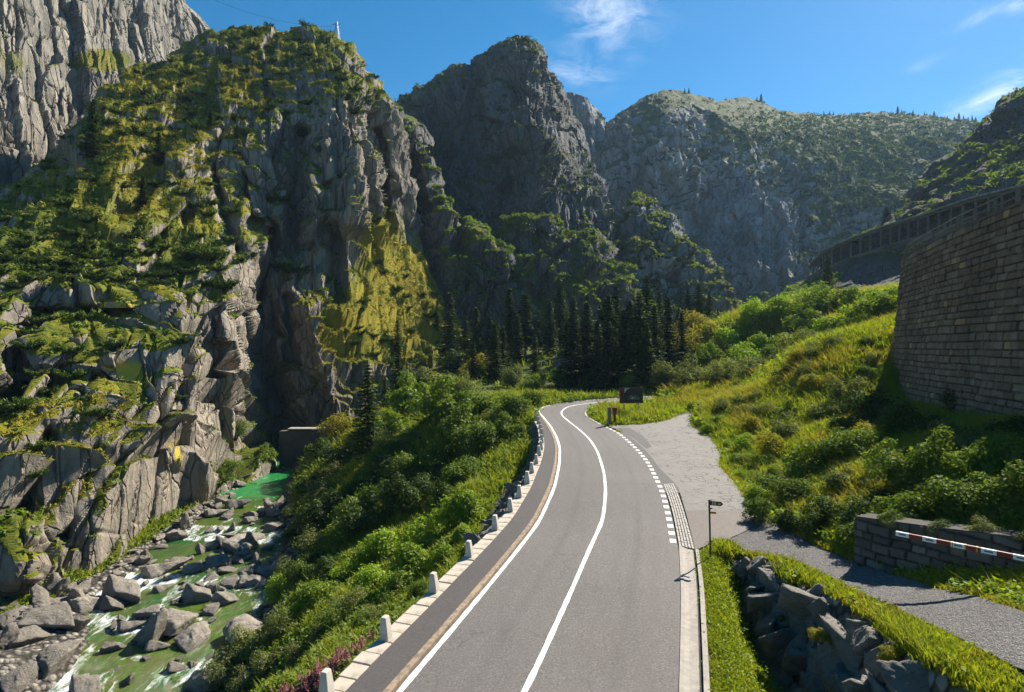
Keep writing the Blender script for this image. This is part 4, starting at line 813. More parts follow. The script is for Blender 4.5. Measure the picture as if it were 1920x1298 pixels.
# retaining wall under the left pavement, with its course of granite coping stones
rw = empty('roadside_wall', (*LL[20], zroad(LL[20, 1])))
tag(rw, 'stone retaining wall topped with granite slabs along the left pavement', 'retaining wall')
inv = -np.array(rw.location)
k_end = n_end - 2
fc = offset(LL, STONE_OUT - .06)[:k_end]
o = masonry('masonry_face', fc, zroad(fc[::8, 1]) - 3.6, zroad(fc[::8, 1]) - .12, .13, (.22, .36), (.25, .6), .05, M['rubble'], 31, rw, relief=.10, jit=.25, side=1, jw=.025); o.location = inv
sin_, sout_ = offset(LL, STRIP_OUT + .012), offset(LL, STONE_OUT)
ds = np.r_[0, np.cumsum(np.linalg.norm(np.diff(sout_, axis=0), axis=1))]; rs = np.random.default_rng(5); u = ds[3]; nst = 0
while u < ds[k_end] and nst < 100:
    L = rs.uniform(.46, .66); u2 = u + L - .03
    pi = [np.array([np.interp(v, ds, sin_[:, 0]), np.interp(v, ds, sin_[:, 1])]) for v in (u, u2)]; po = [np.array([np.interp(v, ds, sout_[:, 0]), np.interp(v, ds, sout_[:, 1])]) for v in (u, u2)]
    w = rs.uniform(-.03, .05); dz = rs.uniform(-.015, .02)
    po = [p + (p - q) / (np.linalg.norm(p - q) + 1e-6) * w for p, q in zip(po, pi)]
    q = [pi[0], pi[1], po[1], po[0]]; q = q if np.cross(q[1] - q[0], q[2] - q[0]) > 0 else q[::-1]; c = sum(q) / 4
    mb = MB().hexa([(*(v - c), zroad(v[1]) - zroad(c[1]) - .16) for v in q], [(*(v - c), zroad(v[1]) - zroad(c[1]) + .065 + dz) for v in q])
    st = mb.build('coping_stone', M['coping'], rw); st.location = (c[0] + inv[0], c[1] + inv[1], zroad(c[1]) + inv[2]); bevel(st, .022, 2); u += L; nst += 1
fst = [rock_mesh('facing_stone', 450 + i, M['wall_stone'], (1, .8, .8), 13, .08, 20) for i in range(5)]; rq_ = np.random.default_rng(17); nf_ = 0
for j in range(0, k_end):
    if not 24 < LL[j, 1] < 47: continue
    for dd in (.35, 1.0, 1.7):
        if nf_ >= 98 or rq_.random() < .12: continue
        nrm = offset(LL, 1)[j] - LL[j]; c = LL[j] + nrm * (STONE_OUT[j] + dd + rq_.uniform(-.2, .2)); z = zroad(c[1]) - .35 - 1.05 * dd + rq_.uniform(-.1, .1); sc = rq_.uniform(.15, .27)
        st = obj('facing_stone', fst[nf_ % 5], rw); st.location = tuple(np.array((c[0], c[1], min(max(z, float(ground_z(c[0], c[1])[0]) + .02), zroad(c[1]) - .26 - sc * .4))) + inv); st.scale = (sc * 1.2, sc, sc * .9); st.rotation_euler = (rq_.uniform(-.5, .5), rq_.uniform(-.5, .5), rq_.uniform(0, 6.3)); nf_ += 1
# bollards
b0 = MB().hexa([(-.17, -.19, -.05), (.19, -.19, -.05), (.19, .19, -.05), (-.17, .19, -.05)], [(-.16, -.18, .22), (.185, -.18, .22), (.185, .18, .22), (-.16, .18, .22)])
b0.hexa([(-.16, -.18, .22), (.185, -.18, .22), (.185, .18, .22), (-.16, .18, .22)], [(-.12, -.135, .80), (.075, -.135, .80), (.075, .135, .80), (-.12, .135, .80)])
bm_ = None
BOL = [(587, 1312), (733, 1197), (822, 1110), (884, 1046), (926, 998), (957, 962), (978, 933), (995, 909), (1006, 889), (1011, 872), (1015, 857), (1016, 844), (1016, 833), (1014, 821), (1011, 812), (1007, 804), (1003, 796), (998, 789), (993, 782)]
ordn = 'first second third fourth fifth sixth seventh eighth ninth tenth eleventh twelfth thirteenth fourteenth fifteenth sixteenth seventeenth eighteenth last'.split()
bside = ['cut off by the picture edge', 'beside the pink fireweed', 'next to a bright leafy bush', 'below the lime green bush', 'where the bank turns stony', 'at the start of the bend', 'above dark rubble', 'on the curving slabs'] + ['on the far curve of slabs'] * 11
for i, q in enumerate(BOL):
    x, y = on_road(*q); j = int(np.argmin(np.hypot(*(LL - (x, y)).T))); tt = LL[min(j + 2, len(LL) - 1)] - LL[j - 2]
    cpt = LL[j] + (offset(LL, 1)[j] - LL[j]) * (STONE_OUT[j] - .22)
    if bm_ is None:
        bm_ = b0.mesh('bollard', M['granite'])
    o = obj('bollard', bm_); o.location = (cpt[0], cpt[1], zroad(cpt[1]) + .06); o.rotation_euler = (0, rs.uniform(-.02, .02), math.atan2(tt[1], tt[0]) - math.pi / 2); o.scale = [rs.uniform(.79, .88)] * 3
    bevel(o, .025, 2); tag(o, '%s pale granite bollard up the road from the camera, %s' % (ordn[i], bside[i]), 'bollard', 'granite bollards along the left edge of the road')

# ---------------------------------------------------------------- signs and posts by the road
x, y = on_road(1332, 1048); sp = empty('signpost', (x, y, zroad(y) - .02)); tag(sp, 'thin metal footpath signpost with brown and yellow arrows on the grass corner', 'signpost')
MB().tube([(0, 0, -.2), (-.02, 0, 1.2), (-.05, 0, 2.36)], .035, 10).build('post', M['iron'], sp)
def arrow(name, mat, L, hgt, z, yaw, parent):
    pts = [(0.02, -hgt / 2), (L - hgt * .55, -hgt / 2), (L, 0), (L - hgt * .55, hgt / 2), (.02, hgt / 2)]
    V = [(p[0], -.012, p[1]) for p in pts] + [(p[0], .012, p[1]) for p in pts]; mb = MB(); mb.add(V, [(0, 1, 3, 4), (9, 8, 6, 5)], [(1, 2, 3), (8, 7, 6)]); mb.add(V, [(i, i + 5, (i + 1) % 5 + 5, (i + 1) % 5) for i in range(5)])
    a = mb.build(name, mat, parent); a.location = (-.045, -.04, z); a.rotation_euler = (0, R(3), yaw); return a
a1 = arrow('arrow_board', M['brown_sign'], .52, .17, 2.25, R(-8), sp); a1['label'] = 'dark brown arrow board with pale pictograms'
pm = MB(); pm.box((.11, -.016, .0), (.05, .006, .11)); pm.box((.205, -.016, 0), (.09, .006, .10)); pm.box((.36, -.016, -.01), (.10, .006, .06)); pm.box((.33, -.016, .03), (.03, .006, .03)); pm.build('pictogram', M['sign_cream'], a1)
a2 = arrow('arrow_board', M['yellow_sign'], .27, .085, 1.88, R(-8), sp); a2['label'] = 'small yellow arrow board'
MB().box((0, 0, 2.03), (.10, .09, .05)).box((-.01, 0, 2.36), (.09, .09, .025)).build('bracket', M['iron'], sp)
# picture board
x, y = on_road(1170, 780); bb = empty('information_board', (x, y, zroad(y)), R(-3)); tag(bb, 'dark brown picture board on two posts in front of the meadow', 'information board')
for px_ in (.0, 1.42): MB().tube([(px_, .06, -.2), (px_, .06, 2.6)], .05, 8).build('post', M['steel'], bb)
pn = MB().box((.72, 0, 2.06), (2.34, .05, 1.58)).build('panel', M['brown_sign'], bb)
MB().box((.94, -.03, 2.12), (1.84, .012, 1.42)).build('picture', M['black_sign'], pn)
gm = MB(); rs2 = np.random.default_rng(8); th = np.linspace(0, np.pi, 15)
gm.add([(.98, -.04, 1.62)] + [(.98 - .62 * math.cos(a), -.04, 1.62 + .50 * math.sin(a) ** .8 + .03 * rs2.uniform(-1, 1)) for a in th], t=[(0, i + 2, i + 1) for i in range(14)]); gm.build('picture_hill', M['sign_green'], pn)
pm = MB()
for k in range(16): pm.box((.62 + .72 * rs2.random(), -.046, 1.68 + .34 * rs2.random()), (rs2.uniform(.05, .15), .004, rs2.uniform(.03, .07)))
pm.add([(.03, -.04, 2.82), (.03, -.04, 2.30), (.30, -.04, 2.62), (.62, -.04, 2.82)], [(0, 1, 2, 3)]); pm.build('picture_light', M['sign_pale'], pn)
pm = MB()
for k in range(14): pm.box((1.0 + .055 * k, -.034, 1.345), (.035 if k % 4 else .02, .006, .045))
pm.build('lettering', M['sign_pale'], pn)
x, y = on_road(1152.5, 796); rb = empty('dog_waste_bin', (x, y, zroad(y))); tag(rb, 'slim faded red bin on a post beside the grey timber post', 'waste bin')
MB().tube([(0, 0, -.1), (0, 0, .9)], [.11, .12], 10).build('post', M['red'], rb)
hb = MB().hexa([(-.14, -.13, .85), (.14, -.13, .85), (.14, .13, .85), (-.14, .13, .85)], [(-.22, -.17, 1.5), (.22, -.17, 1.5), (.22, .17, 1.5), (-.22, .17, 1.5)]).build('body', M['red'], rb); bevel(hb, .02)
MB().box((0, 0, 1.54), (.48, .38, .06)).build('lid', M['red'], rb); MB().box((0, -.172, 1.36), (.26, .02, .07)).build('slot', M['iron'], rb)
x, y = on_road(1142.5, 798); wp = empty('timber_post', (x, y, zroad(y))); tag(wp, 'thick weathered grey timber post at the corner of the lay-by', 'post')
bevel(MB().hexa([(-.15, -.1, -.1), (.15, -.1, -.1), (.15, .1, -.1), (-.15, .1, -.1)], [(-.17, -.1, 1.66), (.13, -.1, 1.7), (.13, .1, 1.7), (-.17, .1, 1.66)]).build('shaft', M['wood_grey'], wp), .015)
MB().box((.05, -.105, .9), (.04, .02, 1.4)).build('metal_strip', M['iron'], wp)
x, y = on_road(1161, 795); o = MB().tube([(0, 0, -.1), (0, 0, 1.62)], .032, 8).build('thin_post', M['iron']); o.location = (x, y, zroad(y)); tag(o, 'thin dark metal post right of the red bin', 'post')
h_ = hit(1309, 790); o = MB().tube([(0, 0, -.1), (0, 0, 1.55)], .03, 8).box((0, 0, 1.56), (.12, .1, .1)).build('marker_pole', M['iron']); o.location = h_; tag(o, 'thin dark pole where the gravel path leaves the lay-by', 'pole')

# ---------------------------------------------------------------- the great curved wall, its terrace and railing
WP = smooth_curve(1.15 * np.array([(19.2, 12), (20.6, 18), (22.5, 26), (24.2, 32), (26.0, 37), (27.2, 40.2), (28.3, 42.6), (29.6, 44.3), (32, 46.2), (36, 48.2), (42, 50)]), .3, 7)
bw = empty('curved_wall', (28, 37, CZ - 4.5)); tag(bw, 'tall curved brown masonry wall above the bushes on the right', 'retaining wall'); inv = -np.array(bw.location)
ZT = CZ + 7.19
o = masonry('masonry_face', WP, CZ - 6.2, ZT, .085, (.36, .50), (.42, 1.0), .05, M['masonry'], 77, bw, jw=.022, relief=.10, side=1, jit=.06,
            holes=[(18.4, CZ + 3.9), (23.6, CZ + 2.3), (27.8, CZ + .8), (20.2, CZ - .5), (30.6, CZ - .7), (15.6, CZ + 1.0), (33.6, CZ - 2.5), (24.6, CZ + 4.7), (28.3, CZ + 3.8), (32.7, CZ + 2.2)]); o.location = inv
def strip3(name, c, d0, d1, za, zb, mat, parent):
    a, b = offset(c, d0), offset(c, d1); n = len(a); z = np.ones(n)
    G = np.stack([np.c_[a, z * za], np.c_[a, z * zb], np.c_[b, z * zb], np.c_[b, z * za]], 1); o = obj(name, mesh(name, G, grid_quads(n, 4), mat), parent); o.location = -np.array(parent.location) if parent else (0, 0, 0); return o
strip3('coping', WP, .10, -.55, ZT - .02, ZT + .16, M['masonry'], bw)
rl_ = empty('railing', (28, 37, ZT)); tag(rl_, 'dark railing with stone posts on top of the curved wall', 'railing'); invr = -np.array(rl_.location)
wl2 = offset(WP, -.2); dw = np.r_[0, np.cumsum(np.linalg.norm(np.diff(wl2, axis=0), axis=1))]
for u in np.arange(1.0, dw[-1], 2.3):
    p = [np.interp(u, dw, wl2[:, k]) for k in (0, 1)]; mb = MB().hexa([(-.07, -.07, .14), (.07, -.07, .14), (.07, .07, .14), (-.07, .07, .14)], [(-.06, -.06, 1.02), (.06, -.06, 1.02), (.06, .06, 1.02), (-.06, .06, 1.02)])
    o = mb.build('post', M['gallery'], rl_); o.location = (p[0] + invr[0], p[1] + invr[1], 0)
for zz, r_ in ((.98, .045), (.58, .03)):
    o = MB().tube(np.c_[wl2, np.full(len(wl2), ZT + zz)], r_, 6).build('rail', M['gallery'], rl_); o.location = invr
back = offset(WP, -.5)
poly = [tuple(v) for v in back] + [(95, 66), (95, 0), (34, 0)]
V = [Vector((*v, ZT - .1)) for v in poly]; tri = tessellate_polygon([V])
tag(obj('railway_terrace', mesh('railway_terrace', [tuple(v) for v in V], np.array(tri), M['ground'])), 'level ground behind the top of the curved wall', kind='structure')

# ---------------------------------------------------------------- avalanche gallery of the railway
def pix(L): return np.array([P(*q) for q in L])
rf = resample(pix([(1518, 500, 189), (1530, 484, 187), (1545, 470, 184), (1600, 446, 172), (1660, 424, 160), (1740, 400, 142), (1820, 372, 128), (1920, 347, 113), (2060, 310, 97)]), 1.3)
bs = pix([(1518, 520, 189), (1530, 512, 187), (1545, 504, 184), (1600, 482, 172), (1660, 462, 160), (1740, 440, 142), (1820, 416, 128), (1920, 389, 113), (2060, 350, 97)]); bs = resample_n(bs, len(rf))
ga = empty('railway_gallery', tuple(bs[len(bs) // 2])); tag(ga, 'long dark open-sided avalanche gallery curving along the hillside', 'gallery'); invg = -np.array(ga.location)
td = np.gradient(rf, axis=0)[:, :2]; td /= np.linalg.norm(td, axis=1, keepdims=True); ob = np.c_[-td[:, 1], td[:, 0]]; ob *= np.sign((ob * rf[:, :2]).sum(1))[:, None]
def sweep(name, prof, mat, base):
    G = np.stack([np.c_[base[:, :2] + ob * a, base[:, 2] + z] for a, z in prof], 1); q = grid_quads(len(base), len(prof)); o = obj(name, mesh(name, np.concatenate([G]), q, mat), ga); o.location = invg; return o
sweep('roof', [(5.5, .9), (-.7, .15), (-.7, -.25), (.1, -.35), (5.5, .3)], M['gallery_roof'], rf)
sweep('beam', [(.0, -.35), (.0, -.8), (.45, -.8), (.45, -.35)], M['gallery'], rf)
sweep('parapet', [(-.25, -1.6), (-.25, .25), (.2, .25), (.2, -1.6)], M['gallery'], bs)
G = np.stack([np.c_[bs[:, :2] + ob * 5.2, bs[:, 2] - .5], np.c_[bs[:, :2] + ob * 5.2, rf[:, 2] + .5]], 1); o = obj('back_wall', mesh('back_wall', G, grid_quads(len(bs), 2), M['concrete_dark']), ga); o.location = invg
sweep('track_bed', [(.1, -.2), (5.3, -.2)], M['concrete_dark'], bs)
for i in range(1, len(rf) - 1, 3):
    mb = MB().box((0, 0, (rf[i, 2] - bs[i, 2]) / 2), (.38, .38, rf[i, 2] - bs[i, 2] - .5), (td[i, 0], td[i, 1], 0)); o = mb.build('post', M['gallery'], ga); o.location = tuple(bs[i] + invg + np.r_[ob[i] * .2, 0])

# ---------------------------------------------------------------- small walls
def wall_thing(name, label, curve, z0, z1, th, mat, seed, ch, bl, cat='wall', res=.05, cap=None, side=1, **k):
    e = empty(name, (float(curve[0][0]), float(curve[0][1]), float(np.mean(z0)))); tag(e, label, cat); o = masonry('masonry_face', curve, z0, z1, .05, ch, bl, res, mat, seed, e, side=side, **k); o.location = -np.array(e.location)
    c = resample(np.asarray(curve, float), .3); n = len(c); zt = np.interp(np.linspace(0, 1, n), np.linspace(0, 1, max(2, np.size(z1))), np.resize(z1, max(2, np.size(z1)))); a, b = offset(c, side * .02), offset(c, -side * th)
    G = np.stack([np.c_[a, zt - .10], np.c_[a, zt + .02], np.c_[b, zt + .02], np.c_[b, zt - 2]], 1); o = obj('coping', mesh('coping', G, grid_quads(n, 4), cap or mat), e); o.location = -np.array(e.location); return e
gabc = smooth_curve(GABC[::-1, :2], .3, 5)
wall_thing('block_wall', 'low grey dry stone block wall in the shade behind the barrier', gabc, np.linspace(CZ - 6.5, CZ - 8.6, 6), np.linspace(CZ - 4.6, CZ - 6.1, 6), .8, M['gabion'], 91, (.22, .36), (.35, .8), relief=.07, jit=.18, res=.035)
x0, y0 = P(1288, 664, 95)[:2]; x1, y1 = P(1445, 668, 93)[:2]
wall_thing('terrace_wall', 'low dark wall holding up the bright grass strip in front of the round bushes', [(x1, y1), ((x0 + x1) / 2, 94.5), (x0, y0)], np.full(3, CZ - 5.0), np.full(3, CZ - 1.25), .6, M['concrete_dark'], 93, (.3, .5), (.6, 1.2), res=.12, cap=M['concrete_top'])
x0, y0 = P(1040, 672, 97)[:2]; x1, y1 = P(1150, 672, 97)[:2]
wall_thing('rubble_wall', 'rough grey rubble wall in the shadow under the tall spruces', [(x1, y1), (x0, y0)], np.full(2, CZ - 5), np.full(2, CZ - 1.95), .6, M['rubble'], 94, (.3, .5), (.4, 1.0), res=.10)
dmz = CZ + 88 * (649 - 803) / F
dm = empty('weir_wall', (P(560, 850, 88)[0], 88, CZ - 18)); tag(dm, 'dark stained concrete wall across the gorge above the green pool', 'wall')
xa, xb = P(524, 0, 88)[0], P(640, 0, 88)[0]; cx = dm.location.x
MB().box(((xa + xb) / 2 - cx, .6, (dmz - .25 - CZ + 18 - 3) / 2 - .2), (xb - xa, 1.3, dmz - .25 - CZ + 18 + 3)).build('wall', M['concrete_dark'], dm)
MB().box(((xa + xb) / 2 - cx + .6, .5, dmz - CZ + 18 - .14), (xb - xa - 1.4, 1.6, .22)).build('cap', M['concrete_top'], dm)
# barrier
bt = empty('barrier', (17.6, 12.6, CZ - 6.0)); tag(bt, 'red and white striped barrier pole in front of the grey block wall', 'barrier')
A, B = np.array(P(1680, 1000, 18.0)), np.array(P(2075, 1078, 14.6)); e = B - A; Lb = np.linalg.norm(e); e /= Lb; mats = [M['bar_white'], M['bar_red'], M['bar_blue'], M['bar_yellow']]
mb = MB(); mi = []; sg = .345; side_n = np.cross(e, (0, 0, 1)); side_n /= np.linalg.norm(side_n); side_n *= -np.sign(side_n @ A)
for k in range(int(Lb / sg)):
    c = A + e * (k + .5) * sg; mb.box(c, (sg, .07, .135), e); mi += [k % 2] * 6
    if k % 2 == 0: mb.box(c + side_n * .036, (sg * .55, .008, .045), e); mi += [2] * 6
for u in (1.42, 1.72, 1.98): mb.box(A + e * u, (.035, .085, .15), e); mi += [3] * 6
o = obj('boom', mesh('boom', np.concatenate(mb.V), np.concatenate(mb.q), mats, midx=mi), bt); o.location = -np.array(bt.location)
o = MB().box(B - e * .15 + np.array((0, 0, -.75)), (.25, .25, 1.9)).build('post', M['steel'], bt); o.location = -np.array(bt.location); bevel(o, .02)

# ---------------------------------------------------------------- mast on the ridge and its cable
pb = lookup('cliff100', 632, 73) + np.array((0, 0, .3)); py_ = empty('power_mast', tuple(pb)); tag(py_, 'small lattice power mast on the crest of the left cliff', 'power mast')
mb = MB(); hgt = 5.0; lv = np.linspace(0, hgt, 6); wd = np.interp(lv, [0, hgt], [.75, .12])
cs = [(-1, -1), (1, -1), (1, 1), (-1, 1)]
for sx, sy in cs: mb.tube([(sx * w_, sy * w_, z_ - .4) for w_, z_ in zip(wd, lv)], .055, 5)
for i in range(5):
    for j in range(4):
        p, q = cs[j], cs[(j + 1) % 4]; mb.tube([(p[0] * wd[i], p[1] * wd[i], lv[i] - .4), (q[0] * wd[i + 1], q[1] * wd[i + 1], lv[i + 1] - .4)], .035, 4); mb.tube([(p[0] * wd[i + 1], p[1] * wd[i + 1], lv[i + 1] - .4), (q[0] * wd[i + 1], q[1] * wd[i + 1], lv[i + 1] - .4)], .03, 4)
mb.build('lattice', M['steel'], py_)
MB().tube([(-1.5, 0, 3.7), (1.1, 0, 3.7)], .06, 5).tube([(-1.5, 0, 3.7), (0, 0, 4.2)], .04, 5).build('cross_arm', M['steel'], py_)
for xx in (-1.4, 1.0): MB().tube([(xx, 0, 3.7), (xx, 0, 3.2)], .07, 6).build('insulator', M['granite'], py_)
a_ = pb + (-1.4, 0, 3.2); b_ = np.array(P(300, -50, 135)); tt = np.linspace(0, 1, 24)[:, None]; cc = a_ * (1 - tt) + b_ * tt; cc[:, 2] -= 3.0 * (4 * tt * (1 - tt))[:, 0]
tag(MB().tube(cc, .035, 4).build('power_cable', M['iron']), 'thin cable sagging from the mast across the blue sky', 'cable')

# ---------------------------------------------------------------- boulders
stone_m = [rock_mesh('stone', 400 + i, M['wall_stone'], (1, .8, 1), 13, .08, 22) for i in range(7)]
rng = np.random.default_rng(21)
bwl = empty('boulder_wall', (9, 16, CZ - 8)); tag(bwl, 'retaining wall of big grey boulders below the gravel path', 'retaining wall')
ns = 0; dl = np.r_[0, np.cumsum(np.linalg.norm(np.diff(WT, axis=0), axis=1))]; db = np.r_[0, np.cumsum(np.linalg.norm(np.diff(WB, axis=0), axis=1))]
for row in range(7):
    u = .005 + .02 * row
    while u < .93:
        uu = u
        T = np.array([np.interp(uu * dl[-1], dl, WT[:, k]) for k in range(3)]); Bm = np.array([np.interp(uu * db[-1], db, WB[:, k]) for k in range(3)])
        size = np.interp(uu, [0, .25, .6, 1], [.34, .42, .48, .52]) * rng.uniform(.8, 1.2); Hs = np.linalg.norm(T - Bm); u += size * 1.46 / 13.5
        rows = max(1, int(round(Hs / (size * 1.22))))
        if row >= rows or ns >= 99: continue
        f = (row + .45) / rows * .93; p = Bm * (1 - f) + T * f + np.array([.26 * size, .08 * size, -.18 * size]) + np.array([rng.uniform(-.1, .1), rng.uniform(-.1, .1), rng.uniform(-.08, .08)])
        qx, qy = to_px(p)
        if qx > 1985 or qy > 1360: continue
        o = obj('stone', stone_m[ns % 7], bwl); o.location = tuple(p - np.array(bwl.location)); o.scale = (size * rng.uniform(.9, 1.2), size * rng.uniform(.95, 1.2), size * rng.uniform(.85, 1.15)); o.rotation_euler = (rng.uniform(-.5, .5), R(-20) + rng.uniform(-.4, .4), rng.uniform(0, 6.3)); ns += 1
bould_m = [rock_mesh('boulder', 500 + i, M['boulder'], [(1, .8, .62), (1.1, .7, .5), (1, .9, .75), (1.25, .7, .42)][i % 4], 12 + i % 4, .085, 18) for i in range(8)]
def rhit(px, py):
    for Y in np.arange(22, 96, .1):
        if CZ + Y * (649 - py) / F <= zriver(Y): return np.array([(px - 960) * Y / F, Y, zriver(Y)])
# pixel centre, width in pixels, shape, what it looks like
BL = [(228, 1100, 90, 0, 'long pale boulder at the foot of the cliff beside the upper white rapid'), (330, 1157, 78, 2, 'big tawny block in the middle of the river'), (278, 1140, 62, 3, 'slanting dark-topped boulder just left of the tawny block'),
      (362, 1188, 66, 0, 'pale rounded boulder right of the green pool'), (280, 1190, 58, 2, 'brown boulder below the tawny block'), (462, 1172, 76, 2, 'large square grey boulder against the right bank'), (368, 1110, 58, 0, 'tan pointed boulder in mid river above the tawny block'),
      (108, 1238, 70, 2, 'tall pale leaning boulder left of the main rapid'), (85, 1165, 105, 3, 'long flat grey slab on the left bank'), (20, 1142, 56, 0, 'round grey boulder at the left picture edge below the ledge'), (135, 1176, 58, 1, 'brown boulder at the end of the long slab'),
      (160, 1125, 66, 1, 'flat boulder in the pile below the cliff corner'), (160, 1285, 80, 0, 'pale boulder at the bottom edge left of the lower rapid'), (35, 1290, 64, 0, 'pale boulder in the bottom left corner'), (330, 998, 44, 1, 'flat pale slab at the foot of the tall cliff face'),
      (448, 1012, 66, 0, 'dark angular boulder in the shaded half of the river'), (395, 1020, 44, 1, 'wet boulder left of the dark angular one'), (330, 1052, 46, 2, 'tawny boulder in the middle group upstream'), (362, 1060, 44, 1, 'flat boulder in the middle group upstream'), (405, 1048, 42, 0, 'pale boulder at the right of the middle group'),
      (262, 1048, 40, 1, 'flat dark slab near the cliff foot above the white rapid'), (290, 1062, 60, 1, 'brown half sunken slab above the white rapid'), (300, 1160, 40, 0, 'small brown boulder wedged behind the tawny block'), (240, 1168, 50, 1, 'wet dark boulder in the white water'),
      (420, 1120, 46, 0, 'grey boulder upstream of the square one'), (395, 1140, 36, 2, 'tan boulder between two pale ones'), (470, 1085, 50, 1, 'dark boulder near the shaded right bank'), (290, 1207, 44, 1, 'low boulder at the head of the green pool'), (210, 1210, 44, 1, 'low wet boulder in the main rapid'),
      (60, 1205, 60, 2, 'grey boulder under the flat slab'), (20, 1215, 52, 2, 'grey block at the left edge'), (15, 1187, 40, 0, 'small grey block at the left edge above the other'), (210, 1130, 44, 0, 'boulder at the corner of the bank pile'), (440, 940, 46, 1, 'low slab below the emerald pool'), (380, 1268, 90, 1, 'flat pale boulder at the bottom edge among the bushes'), (330, 1245, 44, 1, 'small slab at the tail of the green pool'),
      (430, 1230, 40, 0, 'grey stone on the shingle under the right bank'), (400, 958, 40, 1, 'pale slab below the cliff near the pool'), (345, 985, 30, 2, 'small block against the tall cliff face'), (300, 1100, 34, 1, 'small slab in the green reach')]
for i, (px_, py_c, w, sh, lab) in enumerate(BL):
    p = rhit(px_, py_c + w * .22); sc = w * p[1] / F / 2 * (.92 if sh != 3 else .84)
    o = obj('river_boulder', bould_m[(sh + 4 * (i % 2)) % 8]); o.location = (p[0], p[1], max(p[2], float(ground_z(p[0], p[1])[0])) + sc * .18); o.scale = (sc, sc * rng.uniform(.9, 1.1), sc * rng.uniform(.9, 1.15)); o.rotation_euler = (rng.uniform(-.25, .25), rng.uniform(-.25, .25), rng.uniform(-.6, .6))
    tag(o, lab, 'boulder', 'boulders in the river')
zones = [((0, 1110, 215, 1298), 105, (9, 40), 'small grey boulder in the heap on the left river bank', 'small boulders on the left bank'), ((380, 935, 560, 1110), 66, (10, 32), 'dark wet stone in the shaded rapids below the emerald pool', 'stones in the shaded rapids'),
         ((240, 1030, 420, 1110), 26, (9, 22), 'small stone in the sunlit middle reach of the river', 'small stones in the middle reach'), ((200, 1120, 480, 1290), 26, (8, 22), 'small stone in the lower reach of the river', 'small stones in the lower reach'), ((150, 930, 470, 1110), 26, (10, 24), 'small pale rock along the foot of the cliff', 'rocks at the cliff foot')]
RLM = []
for px_, py_c, w, sh, lab in BL: RLM.append((px_, py_c, 'the ' + {228: 'long pale boulder at the cliff foot', 330: 'big tawny block', 278: 'slanting dark-topped boulder', 362: 'pale rounded boulder', 462: 'square grey boulder', 368: 'tan pointed boulder', 108: 'pale leaning boulder', 85: 'flat grey slab', 20: 'round boulder at the edge', 448: 'dark angular boulder', 330.5: '', 160: 'lower pale boulder', 440: 'low slab by the pool', 262: 'dark slab near the cliff', 405: 'pale middle boulder', 470: 'shaded bank boulder', 420: 'grey upstream boulder'}.get(px_, '')))
RLM = [q for q in RLM if len(q[2]) > 5]; RUSED = {}
for (x0, y0, x1, y1), n, (w0, w1), lab, grp in zones:
    c = 0
    for _ in range(n * 30):
        if c >= n: break
        px_, pyy = rng.uniform(x0, x1), rng.uniform(y0, y1)
        if grp.startswith('rocks'):
            px_ = rng.uniform(180, 470); pyy = np.interp(px_, [180, 240, 330, 400, 470], [1105, 1055, 992, 950, 915]) + rng.normal() * 7
        p = rhit(px_, pyy)
        if p is None or p[0] > np.interp(p[1], RIV_R[:, 1], RIV_R[:, 0]) + 1.2: continue
        if grp.startswith('small boulders') and p[0] > np.interp(p[1], RIV_L[:, 1], RIV_L[:, 0]) + 1.0: continue
        sc = rng.uniform(w0, w1) ** 1.0 * p[1] / F / 2
        o = obj('river_boulder', bould_m[c % 8]); o.location = (p[0], p[1], max(p[2], float(ground_z(p[0], p[1])[0])) + sc * .2); o.scale = (sc * rng.uniform(.9, 1.3), sc * rng.uniform(.8, 1.1), sc * rng.uniform(.8, 1.1)); o.rotation_euler = (rng.uniform(-.3, .3), rng.uniform(-.3, .3), rng.uniform(0, 6.3))
        szw = 'tiny' if sc * F / p[1] < 8 else 'small' if sc * F / p[1] < 13 else 'middling'; shp = ['grey', 'long grey', 'blocky grey', 'flat grey'][c % 4]; tn = 'wet dark' if grp.startswith('stones in') else shp
        l = '%s %s stone %s' % (szw, tn, where_words(px_, pyy, RLM, 18, 70))
        for ex in ('', ' in the water', ' turned on edge', ' beside its twin', ' in the heap'):
            if l + ex not in RUSED and len((l + ex).split()) <= 16 and not (ex == ' in the water' and grp[:14] == 'small boulders'): l += ex; break
        RUSED[l] = 1; tag(o, l, 'boulder', grp); c += 1
